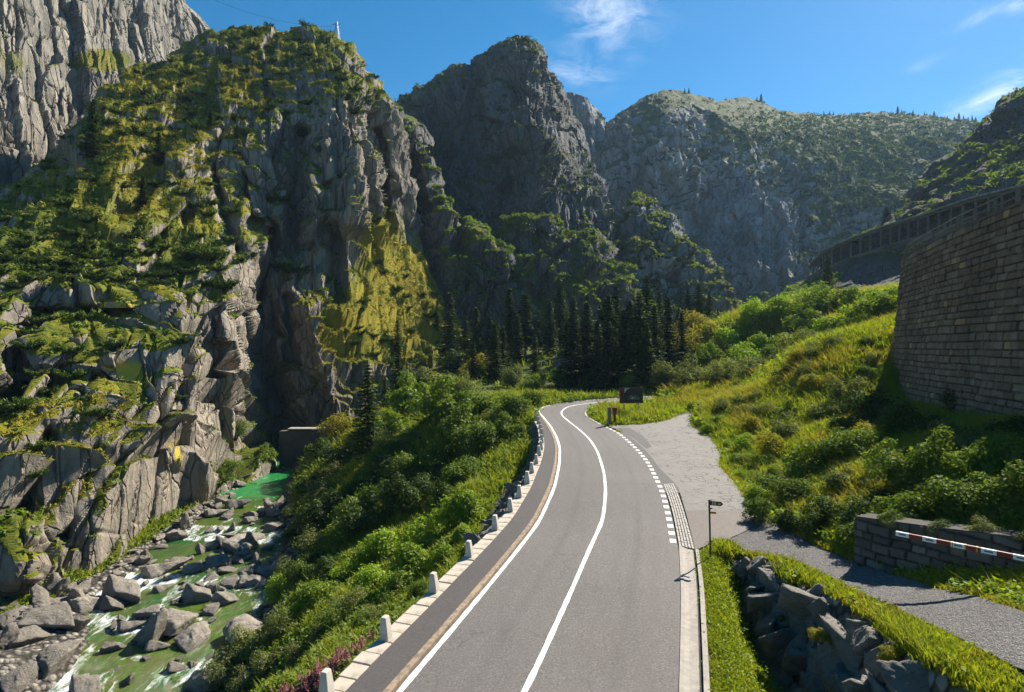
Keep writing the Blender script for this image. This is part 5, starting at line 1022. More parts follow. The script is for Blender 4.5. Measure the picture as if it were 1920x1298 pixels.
# ---------------------------------------------------------------- plants
def leaf_quads(p, n, L, W, r, along=None):
    """diamond leaves: centres p, normals n, lengths L, widths W; along = direction of the long axis"""
    n = n / (np.linalg.norm(n, axis=1, keepdims=True) + 1e-9)
    a = r.normal(size=p.shape) if along is None else along
    t = a - n * (a * n).sum(1, keepdims=True); t /= np.linalg.norm(t, axis=1, keepdims=True) + 1e-9; b = np.cross(n, t)
    L = np.reshape(L, (-1, 1)); W = np.reshape(W, (-1, 1))
    V = np.stack([p - t * L * .5, p + b * W * .5 - t * L * .08, p + t * L * .5, p - b * W * .5 - t * L * .08], 1)
    return V.reshape(-1, 3), np.arange(len(p) * 4).reshape(-1, 4)
def bush_mesh(name, seed, n, leaf, mat, h=1.0, lobes=16, trunk=False, spread=.66):
    r = np.random.default_rng(seed); c = r.normal(size=(lobes, 3)); c /= np.linalg.norm(c, axis=1, keepdims=True); c *= r.uniform(.35, 1.0, (lobes, 1)) * spread; c[:, 2] = np.abs(c[:, 2]) * h * 1.25 + .22
    rad = r.uniform(.22, .42, lobes); k = r.choice(lobes, n, p=rad ** 2 / (rad ** 2).sum()); d = r.normal(size=(n, 3)); d /= np.linalg.norm(d, axis=1, keepdims=True); d[:, 2] = np.where(r.random(n) < .75, np.abs(d[:, 2]), d[:, 2])
    p = c[k] + d * (rad[k] * (.35 + .65 * r.random(n) ** .4))[:, None] * (1 + .3 * (r.random((n, 1)) < .12)); p[:, 2] = np.maximum(p[:, 2], .02 + .2 * r.random(n))
    nn = d * .8 + r.normal(size=(n, 3)) * .6 + (0, 0, .55); sz = leaf * r.uniform(.6, 1.3, n)
    V, q = leaf_quads(p, nn, sz, sz * r.uniform(.45, .7, n), r); rnd = np.clip(.5 * r.random(n) + .5 * r.random(lobes)[k], 0, 1)
    mb = MB()
    for i in range(lobes): mb.tube([(c[i, 0] * .12, c[i, 1] * .12, -.1), (c[i, 0] * .5, c[i, 1] * .5, c[i, 2] * .5), tuple(c[i])], [.022, .015, .006], 4, cap=False)
    if trunk: mb.tube([(0, 0, -.1), (.02, .01, .5), (0, 0, h)], [.05, .04, .01], 6, cap=False)
    bv, bq = np.concatenate(mb.V), np.concatenate(mb.q)
    return mesh(name, np.r_[V, bv], [q, bq + len(V)], [mat, M['twig']], midx=np.r_[np.zeros(len(q)), np.ones(len(bq))], attrs={'rnd': ('FACE', np.r_[rnd, np.full(len(bq), .5)])})
def pine_mesh(name, seed, n, mat):
    r = np.random.default_rng(seed); nb = 34; az_ = r.random(nb) * 6.283; ln = r.uniform(.45, 1.05, nb); k = r.integers(0, nb, n); s = r.random(n) ** .6
    out = np.stack([np.cos(az_), np.sin(az_)], 1); x = out[k] * (ln[k] * s)[:, None]; z = .08 + ln[k] * (.10 * s + .42 * s * s) * r.uniform(.7, 1.3, nb)[k]
    p = np.c_[x, z] + r.normal(size=(n, 3)) * .055; p[:, 2] = np.abs(p[:, 2]); al = np.c_[out[k] * .5, np.full(n, .9)] + r.normal(size=(n, 3)) * .45
    V, q = leaf_quads(p, r.normal(size=(n, 3)) + np.c_[out[k], np.zeros(n)], r.uniform(.10, .2, n), r.uniform(.035, .07, n), r, al)
    mb = MB()
    for i in range(0, nb, 2): mb.tube([(0, 0, 0), (out[i, 0] * ln[i] * .5, out[i, 1] * ln[i] * .5, .12), (out[i, 0] * ln[i] * .9, out[i, 1] * ln[i] * .9, .08 + ln[i] * .4)], [.03, .02, .008], 4, cap=False)
    bv, bq = np.concatenate(mb.V), np.concatenate(mb.q)
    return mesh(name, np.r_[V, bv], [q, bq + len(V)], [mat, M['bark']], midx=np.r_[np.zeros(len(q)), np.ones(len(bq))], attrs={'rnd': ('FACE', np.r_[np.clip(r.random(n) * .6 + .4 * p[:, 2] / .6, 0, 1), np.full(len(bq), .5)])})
def spruce_meshes(seed, lay=27, wid=.17, bare=.07):
    r = np.random.default_rng(seed); Pn, Nn, An, Ls, Ws = [], [], [], [], []
    for i in range(lay):
        z = bare + (1 - bare - .015) * (i / (lay - 1)) ** .93; rr_ = wid * (1 - z) ** .8 + .012; nb = r.integers(6, 10)
        for a in r.random() * 6.28 + np.arange(nb) * 6.283 / nb + r.normal(size=nb) * .25:
            L = rr_ * r.uniform(.6, 1.15); m = max(4, int(L / .0105)); s = np.linspace(.12, 1, m); o = np.array([math.cos(a), math.sin(a), 0]); dr = r.uniform(.20, .42) * (1.2 - .8 * z)
            base = np.outer(s * L, o); base[:, 2] = z - L * dr * np.sin(s * 2.2) * .9; sd = np.array([-o[1], o[0], 0])
            for sg in (-1, 0, 1):
                w = (L * .30 * (1 - s * .75) * abs(sg))[:, None]; Pn.append(base + sd * sg * w + r.normal(size=(m, 3)) * .004 - np.array([0, 0, .006]) * abs(sg)); An.append(np.broadcast_to(o * .9 + sd * sg * .8 + (0, 0, -.25), (m, 3))); Nn.append(np.broadcast_to((0, 0, 1.), (m, 3)) + r.normal(size=(m, 3)) * .45); Ls.append(np.full(m, .034) * r.uniform(.7, 1.3, m)); Ws.append(np.full(m, .016) * r.uniform(.7, 1.3, m))
    p = np.concatenate(Pn); V, q = leaf_quads(p, np.concatenate(Nn), np.concatenate(Ls), np.concatenate(Ws), r, np.concatenate(An))
    cr = mesh('crown', V, q, M['needle'], attrs={'rnd': ('FACE', r.random(len(q)))})
    tr = MB().tube([(0, 0, -.03), (0, 0, .4), (.002, 0, .97)], [.0135, .009, .0015], 7, cap=False).mesh('trunk', M['bark'], smooth=True)
    return cr, tr
LEAFCLS = {}
for ci, (cl, mat) in enumerate((('lime', 'leaf_lime'), ('mid', 'leaf_mid'), ('grey', 'leaf_grey'), ('dark', 'leaf_dark'), ('yellow', 'leaf_yellow'))):
    LEAFCLS[cl] = [bush_mesh('bush', 900 + ci * 10 + k, 3800, (.085, .075, .095)[k] * (.85 if cl == 'grey' else 1), M[mat], (1.0, .8, 1.25)[k], (16, 20, 13)[k]) for k in range(3)]
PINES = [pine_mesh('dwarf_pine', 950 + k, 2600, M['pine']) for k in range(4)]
SPR = [spruce_meshes(960 + k, (27, 24, 30, 22)[k], (.17, .20, .14, .22)[k], (.07, .12, .05, .2)[k]) for k in range(4)]
COLN = {'lime': 'bright lime green', 'mid': 'mid green', 'grey': 'grey green willowy', 'dark': 'dark green', 'yellow': 'yellowish green'}
LM = [(733, 1170, 'the second bollard'), (822, 1090, 'the third bollard'), (884, 1030, 'the fourth bollard'), (926, 985, 'the fifth bollard'), (957, 950, 'the sixth bollard'), (995, 900, 'the eighth bollard'), (1010, 850, 'the bollards on the bend'), (995, 785, 'the last bollards'),
      (540, 920, 'the emerald pool'), (565, 840, 'the dark gorge wall'), (470, 1170, 'the square grey river boulder'), (360, 1190, 'the pale rounded river boulder'), (690, 770, 'the lone bank spruce'), (745, 690, 'the smaller bank spruce'), (800, 560, 'the yellow grass slope'),
      (1332, 990, 'the signpost'), (1183, 742, 'the picture board'), (1310, 775, 'the marker pole'), (1350, 850, 'the edge of the lay-by'), (1420, 960, 'the brownish apron'), (1370, 662, 'the terrace wall'), (1500, 620, 'the slim birch'), (1690, 600, 'the edge of the curved wall'), (1800, 700, 'the foot of the curved wall'),
      (1690, 1000, 'the tip of the barrier'), (1800, 1020, 'the block wall'), (1900, 1040, 'the striped barrier'), (1100, 670, 'the spruce wood'), (1600, 660, 'the grassy crest'), (1510, 540, 'the gallery slope'), (1220, 600, 'the tallest spruces'), (1500, 1010, 'the gravel path'), (600, 1290, 'the first bollard'), (230, 1110, 'the upper white rapid')]
def place_words(px, py):
    d = [math.hypot(px - x, py - y) for x, y, _ in LM]; k = int(np.argmin(d)); x, y, n = LM[k]
    if d[k] < 35: return 'right beside ' + n
    ang = math.degrees(math.atan2(y - py, px - x))
    far = '' if d[k] < 90 else 'well '
    return far + ('right of ' if -45 <= ang < 45 else 'above ' if 45 <= ang < 135 else 'below ' if -135 <= ang < -45 else 'left of ') + n
USED = {}
def uniq(lab, extra):
    for e in [''] + extra:
        l = (lab + ' ' + e).strip()
        if l not in USED and len(l.split()) <= 16: USED[l] = 1; return l
    USED[lab] = USED.get(lab, 0) + 1; return lab
PLANTED = []
def put_bush(px, py, rpx, cl, Y=None, grp='bushes on the river bank', kind='bush'):
    r = np.random.default_rng(int(px * 131 + py * 17))
    if Y is None:
        p = hit(px, py + rpx * .55)
        if p is None or (26 < p[1] < 45 and p[0] < LL[-1, 0] and float(np.min(np.hypot(*(E_stone[:n_end] - p[:2]).T))) < 2.7 and p[0] < np.interp(p[1], LL[:, 1], LL[:, 0])): return
    else: x = (px - 960) * Y / F; p = np.array([x, Y, float(ground_z(x, Y)[0])])
    sc = rpx * p[1] / F * 1.15
    if Y is not None: p[2] = min(p[2], CZ + Y * (649 - py) / F - sc * .45) if Y > 70 else p[2]
    o = obj(kind, LEAFCLS[cl][int(r.integers(0, 3))]); o.location = (p[0], p[1], p[2] - .12 * sc); o.scale = (sc * r.uniform(.9, 1.15), sc * r.uniform(.9, 1.15), sc * r.uniform(.85, 1.15)); o.rotation_euler = (r.uniform(-.12, .12), r.uniform(-.12, .12), r.uniform(0, 6.28))
    szw = 'small' if rpx < 32 else 'large' if rpx > 52 else 'rounded'
    lab = '%s %s bush %s' % (szw, COLN[cl], place_words(px, py))
    tag(o, uniq(lab, ['of wide shape' if o.scale[0] > o.scale[2] else 'of tall shape', 'beside a twin', 'among others'] + (['farther back'] if p[1] > 60 else ['of similar green'])), 'bush', grp); PLANTED.append((p[0], p[1], sc)); return o
bank = {'lime': [(800,1000,72),(860,960,58),(720,1015,50),(770,1062,58),(870,1000,30),(700,1085,50),(835,1045,38),(650,1065,40),(600,1112,42),(520,1105,38),(560,1140,36),],
 'mid': [(905,825,52),(860,805,60),(960,760,44),(900,750,52),(830,760,58),(780,745,52),(1000,748,28),(740,800,45),(820,860,52),(870,880,45),(945,805,34),(760,885,48),(700,930,48),(660,965,42),(640,1005,38),(560,1080,38),(705,860,40),(745,1105,38),(790,1110,30),(640,1150,42),(680,1165,34)],
 'grey': [(740,835,42),(830,722,42),(765,705,42),(620,880,38),(600,930,46),(930,778,38),(590,1010,38),(540,1070,32),(465,1215,44),(410,1262,52),(530,1175,42),(600,1185,45),(350,1285,46),(660,1128,42),(705,1145,34),(870,730,36),(690,740,40),(500,1250,42),(560,1230,40),(440,1290,40)],
 'dark': [(640,930,56),(690,965,56),(600,975,46),(575,905,36),(680,905,46),(640,850,46),(750,935,46),(800,905,40),(590,1050,40),(830,935,36),(720,885,40),(610,1080,36),(560,1000,36),(600,850,30),(545,960,24)],
 'yellow': [(640,795,42),(668,822,38),(605,812,26),(690,820,30)]}
for cl, L in bank.items():
    for px, py, r_ in L: put_bush(px, py, r_, cl)
slope = {'dark': [(1640,765,70),(1700,790,56),(1590,795,38),(1560,955,48),(1620,965,54),(1530,985,36),(1700,955,52),(1585,895,46),(1820,745,54),(1885,735,54),(1905,805,46),(1765,800,40),(1480,985,30),(1660,935,36)],
 'mid': [(1500,872,54),(1550,842,54),(1480,922,46),(1440,905,44),(1600,832,48),(1690,895,66),(1750,870,66),(1820,890,70),(1880,865,66),(1785,925,56),(1850,930,60),(1915,920,56),(1425,962,36),(1660,862,46),(1620,700,30),(1690,700,28)],
 'grey': [(1540,765,46),(1585,742,40),(1725,925,38),(1840,835,64),(1790,830,58),(1480,805,42),(1645,905,38),(1900,860,44),(1430,770,28),(1870,930,40)],
 'yellow': [(1450,840,38),(1410,800,30),(1560,720,28),(1750,835,40),(1640,820,38),(1520,720,26),(1820,722,34),(1792,748,30),(1836,692,20)],
 'lime': [(1330,803,20),(1345,790,20),(1380,862,28),(1393,892,28),(1422,932,32),(1362,778,22),(1400,832,28),(1365,835,20),(1440,870,28),(1600,765,30),(1660,700,26)]}
for cl, L in slope.items():
    for px, py, r_ in L: put_bush(px, py, r_, cl, grp='bushes on the slope below the curved wall')
hedge = {'lime': [(1720,968,26,20.6),(1660,985,24,20.9),(905,672,24,98),(1180,700,22,82),(1395,612,46,84),(1440,604,38,86),(1360,592,34,96),(1420,572,34,100),(1470,575,38,98),(1532,568,42,95),(1640,562,34,88),(1610,602,40,72),(1560,612,40,74),(1325,612,28,92),(1665,560,28,80)],
 'mid': [(1700,935,58,21.3),(1780,920,62,20.3),(1862,910,66,19.3),(1935,900,66,18.3),(1625,950,44,22.2),(1480,602,32,86),(1582,572,36,90),(1500,584,38,92),(1650,592,42,66),(1530,604,30,80),(1600,572,30,85),(1450,625,28,82),(1380,640,24,90),(1600,618,26,66)],
 'yellow': [(1290,640,32,96),(1320,632,28,98),(1262,622,24,104),(900,642,38,100),(1000,690,22,84),(1240,640,26,96),(925,668,26,98),(1305,600,30,108),(1345,628,24,94),(1410,640,26,90),(1275,600,20,108)],
 'grey': [(1262,692,34,78),(1300,692,38,78),(1342,692,38,77),(1382,692,34,76),(1422,687,38,75),(1452,680,34,73),(1240,704,28,80),(1482,672,30,70),(1352,712,28,72),(1402,714,28,68),(1292,714,28,74),(1512,662,28,66),(1250,655,22,98),(962,694,32,84),(986,708,22,82)],
 'mid2': [(940,700,28,92),(1045,705,30,86),(1110,712,26,84),(1180,716,28,83),(1225,700,26,86),(1000,715,24,84)],
 'dark': [(760,695,38,96),(800,685,38,104),(850,692,34,108),(725,722,38,92),(890,665,30,116),(910,690,30,108),(1020,715,32,90),(1080,715,34,88),(1150,712,34,86),(1200,705,34,86),(930,720,28,98),(1120,725,26,84),(1050,735,22,82),(1220,725,26,80)]}
for cl, L in hedge.items():
    for px, py, r_, Y in L: put_bush(px, py, r_ * (1.25 if px > 1230 else 1), cl.rstrip('2'), Y, grp='bushes beyond the bend of the road')
rq = np.random.default_rng(12); nb_ = 0
for _ in range(600):
    px, py = rq.uniform(1330, 1900), rq.uniform(640, 960); p = hit(px, py)
    if p is None or p[1] > 60 or float(np.min(np.hypot(PU[:, 0] - p[0], PU[:, 1] - p[1]))) < 1.6 or py > np.interp(px, [1330, 1400, 1650, 1900], [770, 930, 940, 900]) or seg_dist(p[0], p[1], PLZ, True) < 1.2 or inside(p[0], p[1], PLZ): continue
    if seg_dist(p[0], p[1], WP) < 1.5 or inside(p[0], p[1], np.r_[WP, np.array([(95, 66), (95, 0)])]): continue
    if any(math.hypot(p[0] - q[0], p[1] - q[1]) < .7 * q[2] + .5 for q in PLANTED): continue
    put_bush(px, py, rq.uniform(14, 30), ['mid', 'grey', 'dark', 'mid', 'yellow', 'grey'][nb_ % 6], grp='bushes on the slope below the curved wall'); nb_ += 1
    if nb_ >= 46: break
for i, (u, r_, cl) in enumerate([(.30, .5, 'dark'), (.42, .62, 'mid'), (.55, .45, 'dark'), (.66, .55, 'grey'), (.78, .5, 'dark'), (.90, .45, 'mid')]):
    c = gabc[int(u * (len(gabc) - 1))]; z = np.interp(u, [0, 1], [CZ - 4.6, CZ - 6.1]); o = obj('bush', LEAFCLS[cl][i % 3]); o.location = (c[0] + .15, c[1] + .25, z - .25); o.scale = (r_ * 1.4, r_ * 1.2, r_); q = to_px(o.location)
    tag(o, uniq('low %s bush on top of the block wall %s' % ({'dark': 'dark', 'mid': 'green', 'grey': 'grey'}[cl], place_words(*q)), ['again']), 'bush', 'bushes on the block wall')
# ---- spruces
def put_spruce(px, top, base, Y, k, lab, grp, z=None):
    x = (px - 960) * Y / F; z = float(ground_z(x, Y)[0]) if z is None else z; zt = CZ + Y * (649 - top) / F; h = max(1.5, zt - z + .2)
    r = np.random.default_rng(int(px * 7 + top)); t = empty('spruce', (x, Y, z - .2), r.uniform(0, 6.28)); wf = r.uniform(1.1, 1.5); t.scale = (h * wf, h * wf, h)
    tag(t, uniq(lab, ['with a ragged top', 'leaning on its neighbour', 'with denser branches']), 'spruce', grp); cr, tr = SPR[k % 4]; obj('crown', cr, t); obj('trunk', tr, t); return t
wood = [(893,577,105),(918,590,112),(955,540,110),(985,548,112),(1030,562,110),(1050,530,118),(1075,556,108),(1095,592,102),(1125,572,105),(1155,536,107),(1180,562,104),(1212,516,106),(1236,546,104),(1256,562,112),(1290,542,116),(1310,531,118),(1330,546,117),(1346,578,110),(932,602,112),(1010,582,116),(1062,602,100),(1140,602,98),(1200,582,100),(872,592,122),(843,549,126),(1272,576,113),(970,590,104)]
for i, (px, tp, Y) in enumerate(wood):
    hw = 'tall' if tp < 545 else 'short' if tp > 588 else 'medium'
    put_spruce(px, tp, 690, Y, i, '%s dark spruce of the wood, %s' % (hw, place_words(px, tp + 60)), 'spruces in the wood beyond the bend')
rw_ = np.random.default_rng(44)
for i in range(6):
    px = rw_.uniform(880, 1262); tp = rw_.uniform(592, 650); put_spruce(px, tp, 690, rw_.uniform(84, 99), i, '%s spruce in the front rank of the wood, %s' % (['slim', 'bushy', 'dark', 'ragged'][i % 4], place_words(px, tp + 40)), 'spruces in the wood beyond the bend')
for i, (px, tp, Y) in enumerate([(1100, 566, 88), (1140, 552, 86), (1168, 580, 84), (1198, 548, 86), (1226, 572, 85), (1252, 556, 90), (1278, 585, 92), (1070, 590, 86), (1120, 600, 82), (1212, 606, 81)]):
    put_spruce(px, tp, 690, Y, i, '%s full spruce at the sunny edge of the wood, %s' % (['tall', 'broad', 'dense'][i % 3], place_words(px, tp + 40)), 'spruces in the wood beyond the bend')
put_spruce(1003, 628, 712, 88, 0, 'small bright green young spruce in front of the dark wood', 'spruces in the wood beyond the bend')
put_spruce(690, 682, 870, 62, 1, 'lone dark spruce standing among the bushes of the river bank', 'spruces on the left bank')
put_spruce(747, 640, 745, 92, 0, 'slender spruce below the yellow grass slope', 'spruces on the left bank')
put_spruce(722, 705, 770, 86, 2, 'thin spruce left behind the slender one', 'spruces on the left bank')
put_spruce(1552, 478, 540, 128, 1, 'young spruce on the green ridge at the end of the gallery', 'spruces on the right slope', z=CZ + 128 * (649 - 538) / F)
put_spruce(1662, 386, 432, 178, 3, 'broad conifer rising behind the gallery roof', 'spruces on the right slope', z=CZ + 178 * (649 - 440) / F)
# birch
x, y = P(1500, 0, 70)[:2]; bz = float(ground_z(x, y)[0]); t = empty('birch', (x, y, bz - .2)); tag(t, 'slim pale birch standing at the top of the grassy slope', 'tree')
h = CZ + 70 * (649 - 562) / F - bz; bmh = bush_mesh('crown', 990, 3200, .055, M['leaf_mid'], 1.9, 22, spread=.42); o = obj('crown', bmh, t); o.scale = (h * .36, h * .36, h * .40); o.location = (0, 0, h * .02)
MB().tube([(0, 0, -.2), (.05, 0, h * .5), (0, 0, h * .9)], [.09, .06, .02], 7).build('trunk', M['bark'], t)

# ---- plants on the cliffs
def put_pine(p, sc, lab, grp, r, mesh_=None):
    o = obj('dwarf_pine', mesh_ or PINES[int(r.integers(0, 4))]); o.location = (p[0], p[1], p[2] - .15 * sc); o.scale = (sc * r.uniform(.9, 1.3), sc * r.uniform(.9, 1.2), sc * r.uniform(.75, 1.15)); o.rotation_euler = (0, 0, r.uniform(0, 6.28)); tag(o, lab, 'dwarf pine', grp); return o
rp = np.random.default_rng(77); CL = SHEETS['cliff100']
named = [(320,645,27,'dark dwarf pine clinging to the rock above the twin columns'),(292,785,27,'oval dwarf pine on the grassy terrace over the big lower face'),(160,770,38,'spreading dwarf pine at the middle of the long grass terrace'),(20,755,46,'big dwarf pine at the left edge beside the grass terrace'),(30,880,28,'bright dwarf pine low on the left over the shaded rock'),(110,830,36,'dwarf pine hanging from the lower end of the terrace'),
  (330,735,24,'small dwarf pine at the right end of the terrace'),(390,470,44,'wide dwarf pine at the edge above the pale column'),(420,520,34,'dwarf pine overhanging the dark cleft'),(180,640,34,'dwarf pine on the ledge above the yellow streaked rock'),(230,660,28,'small dwarf pine right on the yellow streaked step'),(545,490,34,'dwarf pine standing on the head of the dark recess'),(560,230,36,'dwarf pine on the brow of the tall column wall'),
  (525,360,26,'dwarf pine on the ledge halfway up the column wall'),(605,275,20,'tiny dwarf pine stuck in the column wall'),(700,395,34,'dwarf pine capping the short pillar right of the columns'),(640,320,18,'tiny dwarf pine on a crack of the tall columns'),(100,650,34,'dwarf pine in the shade left of the yellow streaks'),(450,860,40,'green shrub mass on the ledge above the pool'),(470,800,34,'shrub in the cleft above the pool'),(480,850,34,'bright shrub beside the dark gorge wall'),(430,890,30,'shrub low over the pale rocks by the pool')]
for px, py, r_, lab in named:
    p = lookup('cliff100', px, py + r_ * .5); big = py > 790 and px > 400
    put_pine(p, r_ * p[1] / F * .9, lab, 'dwarf pines on the left cliff', rp, LEAFCLS['mid'][int(rp.integers(0, 3))] if big else None)
CLM = [(x, y - 10, 'the ' + n) for x, y, n in [(176, 250, 'tall lone cliff spruce'), (298, 285, 'squat cliff spruce'), (268, 360, 'small yellow slope conifer'), (445, 265, 'conifer over the rock step'), (395, 232, 'upper shoulder conifer'), (160, 480, 'bushy belt conifer'), (745, 640, 'foot slope conifer'), (820, 600, 'rim conifer'), (630, 65, 'power mast'), (390, 470, 'wide column-edge pine'), (262, 718, 'yellow streaked rock'), (490, 640, 'dark cleft'), (640, 320, 'tall columns'), (740, 520, 'yellow grass slope'), (110, 810, 'long grass terrace'), (545, 490, 'dark recess pine'), (560, 230, 'column-brow pine'), (700, 395, 'short pillar pine'), (180, 115, 'grass patch on the pale wall'), (40, 560, 'left thicket'), (290, 500, 'pale column top'), (30, 450, 'dark gully at the left')]]
dens = [(90,480,130,50,3.0,'in the dense belt over the shaded rock'),(290,490,150,36,3.0,'in the dense belt above the pale column'),(50,560,90,50,2.2,'in the dark thicket at the left edge'),(330,230,110,60,1.2,'on the upper grassy shoulder'),(580,120,110,50,1.6,'below the mast on the crest'),(680,220,50,60,1.3,'on the brow right of the columns'),(430,150,130,60,1.0,'below the long ridge line'),(200,330,120,80,1.0,'on the yellow slope by the lone cliff spruce'),(430,330,60,80,.8,'between the yellow slope and the columns'),(760,560,60,80,.25,'on the yellow grass slope'),(700,640,60,60,.9,'at the foot of the yellow grass slope'),(60,700,70,60,1.0,'on the shaded ledges at the left edge')]
W = np.zeros(CL['px'].shape); Z_ = np.zeros(CL['px'].shape, int); best = np.zeros(CL['px'].shape)
for k, (x, y, rx, ry, a, _) in enumerate(dens):
    g_ = a * np.exp(-((CL['px'] - x) / rx) ** 2 - ((CL['py'] - y) / ry) ** 2); W += g_; Z_ = np.where(g_ > best, k, Z_); best = np.maximum(best, g_)
W *= sstep(.25, .6, CL['veg']) * CL['front'][:, None] * (CL['N'][..., 2] > .15); W[:3] = 0; W /= W.sum(); pick = rp.choice(W.size, 900, replace=False, p=W.ravel()); kept = []
for f_ in pick:
    i = np.unravel_index(f_, W.shape); p = CL['G'][i]; sc = rp.uniform(.9, 1.9) * np.interp(p[1], [50, 150], [.85, 1.35])
    if any((p[0] - q[0]) ** 2 + (p[1] - q[1]) ** 2 + (p[2] - q[2]) ** 2 < (.75 * (sc + q[3])) ** 2 * .55 for q in kept): continue
    kept.append((*p, sc)); o = put_pine(p, sc, None, 'dwarf pines ' + dens[Z_[i]][5], rp); q = to_px(p); ra = o.scale[2] / o.scale[0]; spx = sc * F / p[1]
    o['label'] = uniq('%s %s dwarf pine %s' % ('small' if spx < 15 else 'large' if spx > 23 else 'medium', 'upright' if ra > .95 else 'flat' if ra < .76 else 'rounded', where_words(q[0], q[1], CLM, 16, 60)), ['with an open crown', 'against its neighbour'])
    if len(kept) >= 270: break
for px, tp, bs_, lab in [(176, 186, 292, 'tall lone spruce on the yellow slope of the left cliff'), (298, 248, 305, 'squat spruce right of the tall lone one on the cliff'), (268, 330, 375, 'small conifer on the middle of the yellow slope'), (445, 235, 285, 'dark conifer above the rock step of the left cliff'), (395, 205, 250, 'conifer on the upper shoulder below the ridge'), (160, 440, 500, 'bushy conifer in the pine belt at the left'), (745, 600, 660, 'conifer at the foot of the yellow grass slope'), (820, 565, 620, 'conifer on the right rim of the yellow grass slope'), (840, 548, 600, 'narrow conifer in the gap beside the yellow slope')]:
    p = lookup('cliff100', px, bs_); put_spruce(px, tp, bs_, p[1], px, lab, 'conifers on the left cliff', z=p[2])
ordn2 = ordn[:18] + ['nineteenth', 'twentieth']
# small trees along the skyline
for i, px in enumerate([1284, 1291, 1420, 1428, 1545, 1556, 1563, 1682, 1690, 1712, 1733, 1752, 1760, 1776, 1790, 1797, 1806, 1815, 1822, 1830]):
    p = lookup('mountain500', px, np.interp(px, [1250, 1420, 1545, 1680, 1740, 1780, 1835], [171, 186, 216, 213, 217, 222, 230]) + 1); r = np.random.default_rng(px); h = r.uniform(3.5, 7.5)
    t = obj('skyline_spruce', SPR[i % 4][0]); t.location = (p[0], p[1], p[2] - 1.2); t.scale = (h * 1.5, h * 1.5, h * 1.25)
    tag(t, 'tiny spruce on the right mountain skyline, %s from its right end' % ordn2[19 - i], 'spruce', 'tiny spruces on the right skyline')
# far-off scrub that reads as one mass
def scrub(name, label, key, n, size, clump, mats, seed, vmin=.45, nzmin=.2, blobs=None, elong=.5):
    s = SHEETS[key]; r = np.random.default_rng(seed); G, N = s['G'], s['N']; a = fbm(G[..., 0] / (size * 4), G[..., 2] / (size * 4), seed, 4)
    w = sstep(vmin, vmin + .25, s['veg'] + .35 * a) * (N[..., 2] > nzmin) * s['front'][:, None]
    dA = np.linalg.norm(np.cross(np.gradient(G, axis=0), np.gradient(G, axis=1)), axis=-1); w = w * np.minimum(dA, np.percentile(dA, 97)); w[:3] = 0
    if blobs is not None:
        b = np.zeros(w.shape)
        for x, y, rx, ry in blobs: b += np.exp(-((s['px'] - x) / rx) ** 2 - ((s['py'] - y) / ry) ** 2)
        w = w * (.03 + np.minimum(b, 1))
    k = r.choice(w.size, n, p=w.ravel() / w.sum()); c = G.reshape(-1, 3)[k]; sc = size * r.uniform(.5, 1.5, n); m = clump
    d = r.normal(size=(n, m, 3)); d /= np.linalg.norm(d, axis=-1, keepdims=True); d[..., 2] = np.abs(d[..., 2]) * .8
    p = (c[:, None] + d * (sc[:, None, None] * r.uniform(.4, 1, (n, m, 1)))).reshape(-1, 3); nn = (d + (0, 0, .5)).reshape(-1, 3) + r.normal(size=(n * m, 3)) * .5; L = np.repeat(sc, m) * r.uniform(.5, .95, n * m)
    V, q = leaf_quads(p, nn, L, L * elong, r); o = obj(name, mesh(name, V, q, mats, attrs={'rnd': ('FACE', np.clip(np.repeat(r.random(n), m) * .7 + .3 * r.random(n * m), 0, 1))})); tag(o, label, kind='stuff')
scrub('scrub', 'low scrub covering the broad hazy mountain', 'mountain500', 4200, 2.0, 12, M['far_shrub'], 1, .42, .15, blobs=[(1650, 340, 200, 100), (1560, 250, 260, 30), (1200, 540, 120, 30)])
scrub('scrub', 'low dark scrub on the ledges of the dark peak', 'mountain300', 1300, 1.4, 12, M['far_shrub'], 2, .4, .15)
scrub('scrub', 'bushes covering the spur beside the left cliff', 'cliff600', 1500, .85, 14, M['leaf_mid'], 3, .4, .15)
scrub('scrub', 'bushes covering the green buttress', 'cliff700', 1900, .95, 14, M['leaf_mid'], 4, .35, .1)
scrub('scrub', 'pale shrubs on the rocky rib', 'cliff750', 1200, 1.4, 14, M['leaf_grey'], 5, .35, .1)
scrub('scrub', 'lit shrubs on the dark hillside', 'hillside800', 800, 1.1, 14, M['leaf_mid'], 6, .4, .1)
scrub('scrub', 'bright shrubs at the end of the green ridge', 'hillside850', 900, .9, 14, M['leaf_lime'], 7, .6, .1)
scrub('ledge_grass', 'dry yellow grass tufts on the ledges of the left cliff', 'cliff100', 48000, .42, 4, M['dry_grass'], 8, .55, .25, elong=.22, blobs=[(760,550,110,110),(640,640,60,60),(270,300,160,100),(120,810,140,40),(100,900,80,60),(450,150,200,70),(560,640,60,70),(250,920,80,20)])
scrub('ledge_shrubs', 'small leafy green shrubs between the dwarf pines of the left cliff', 'cliff100', 6500, .55, 12, M['leaf_mid'], 9, .40, .15)

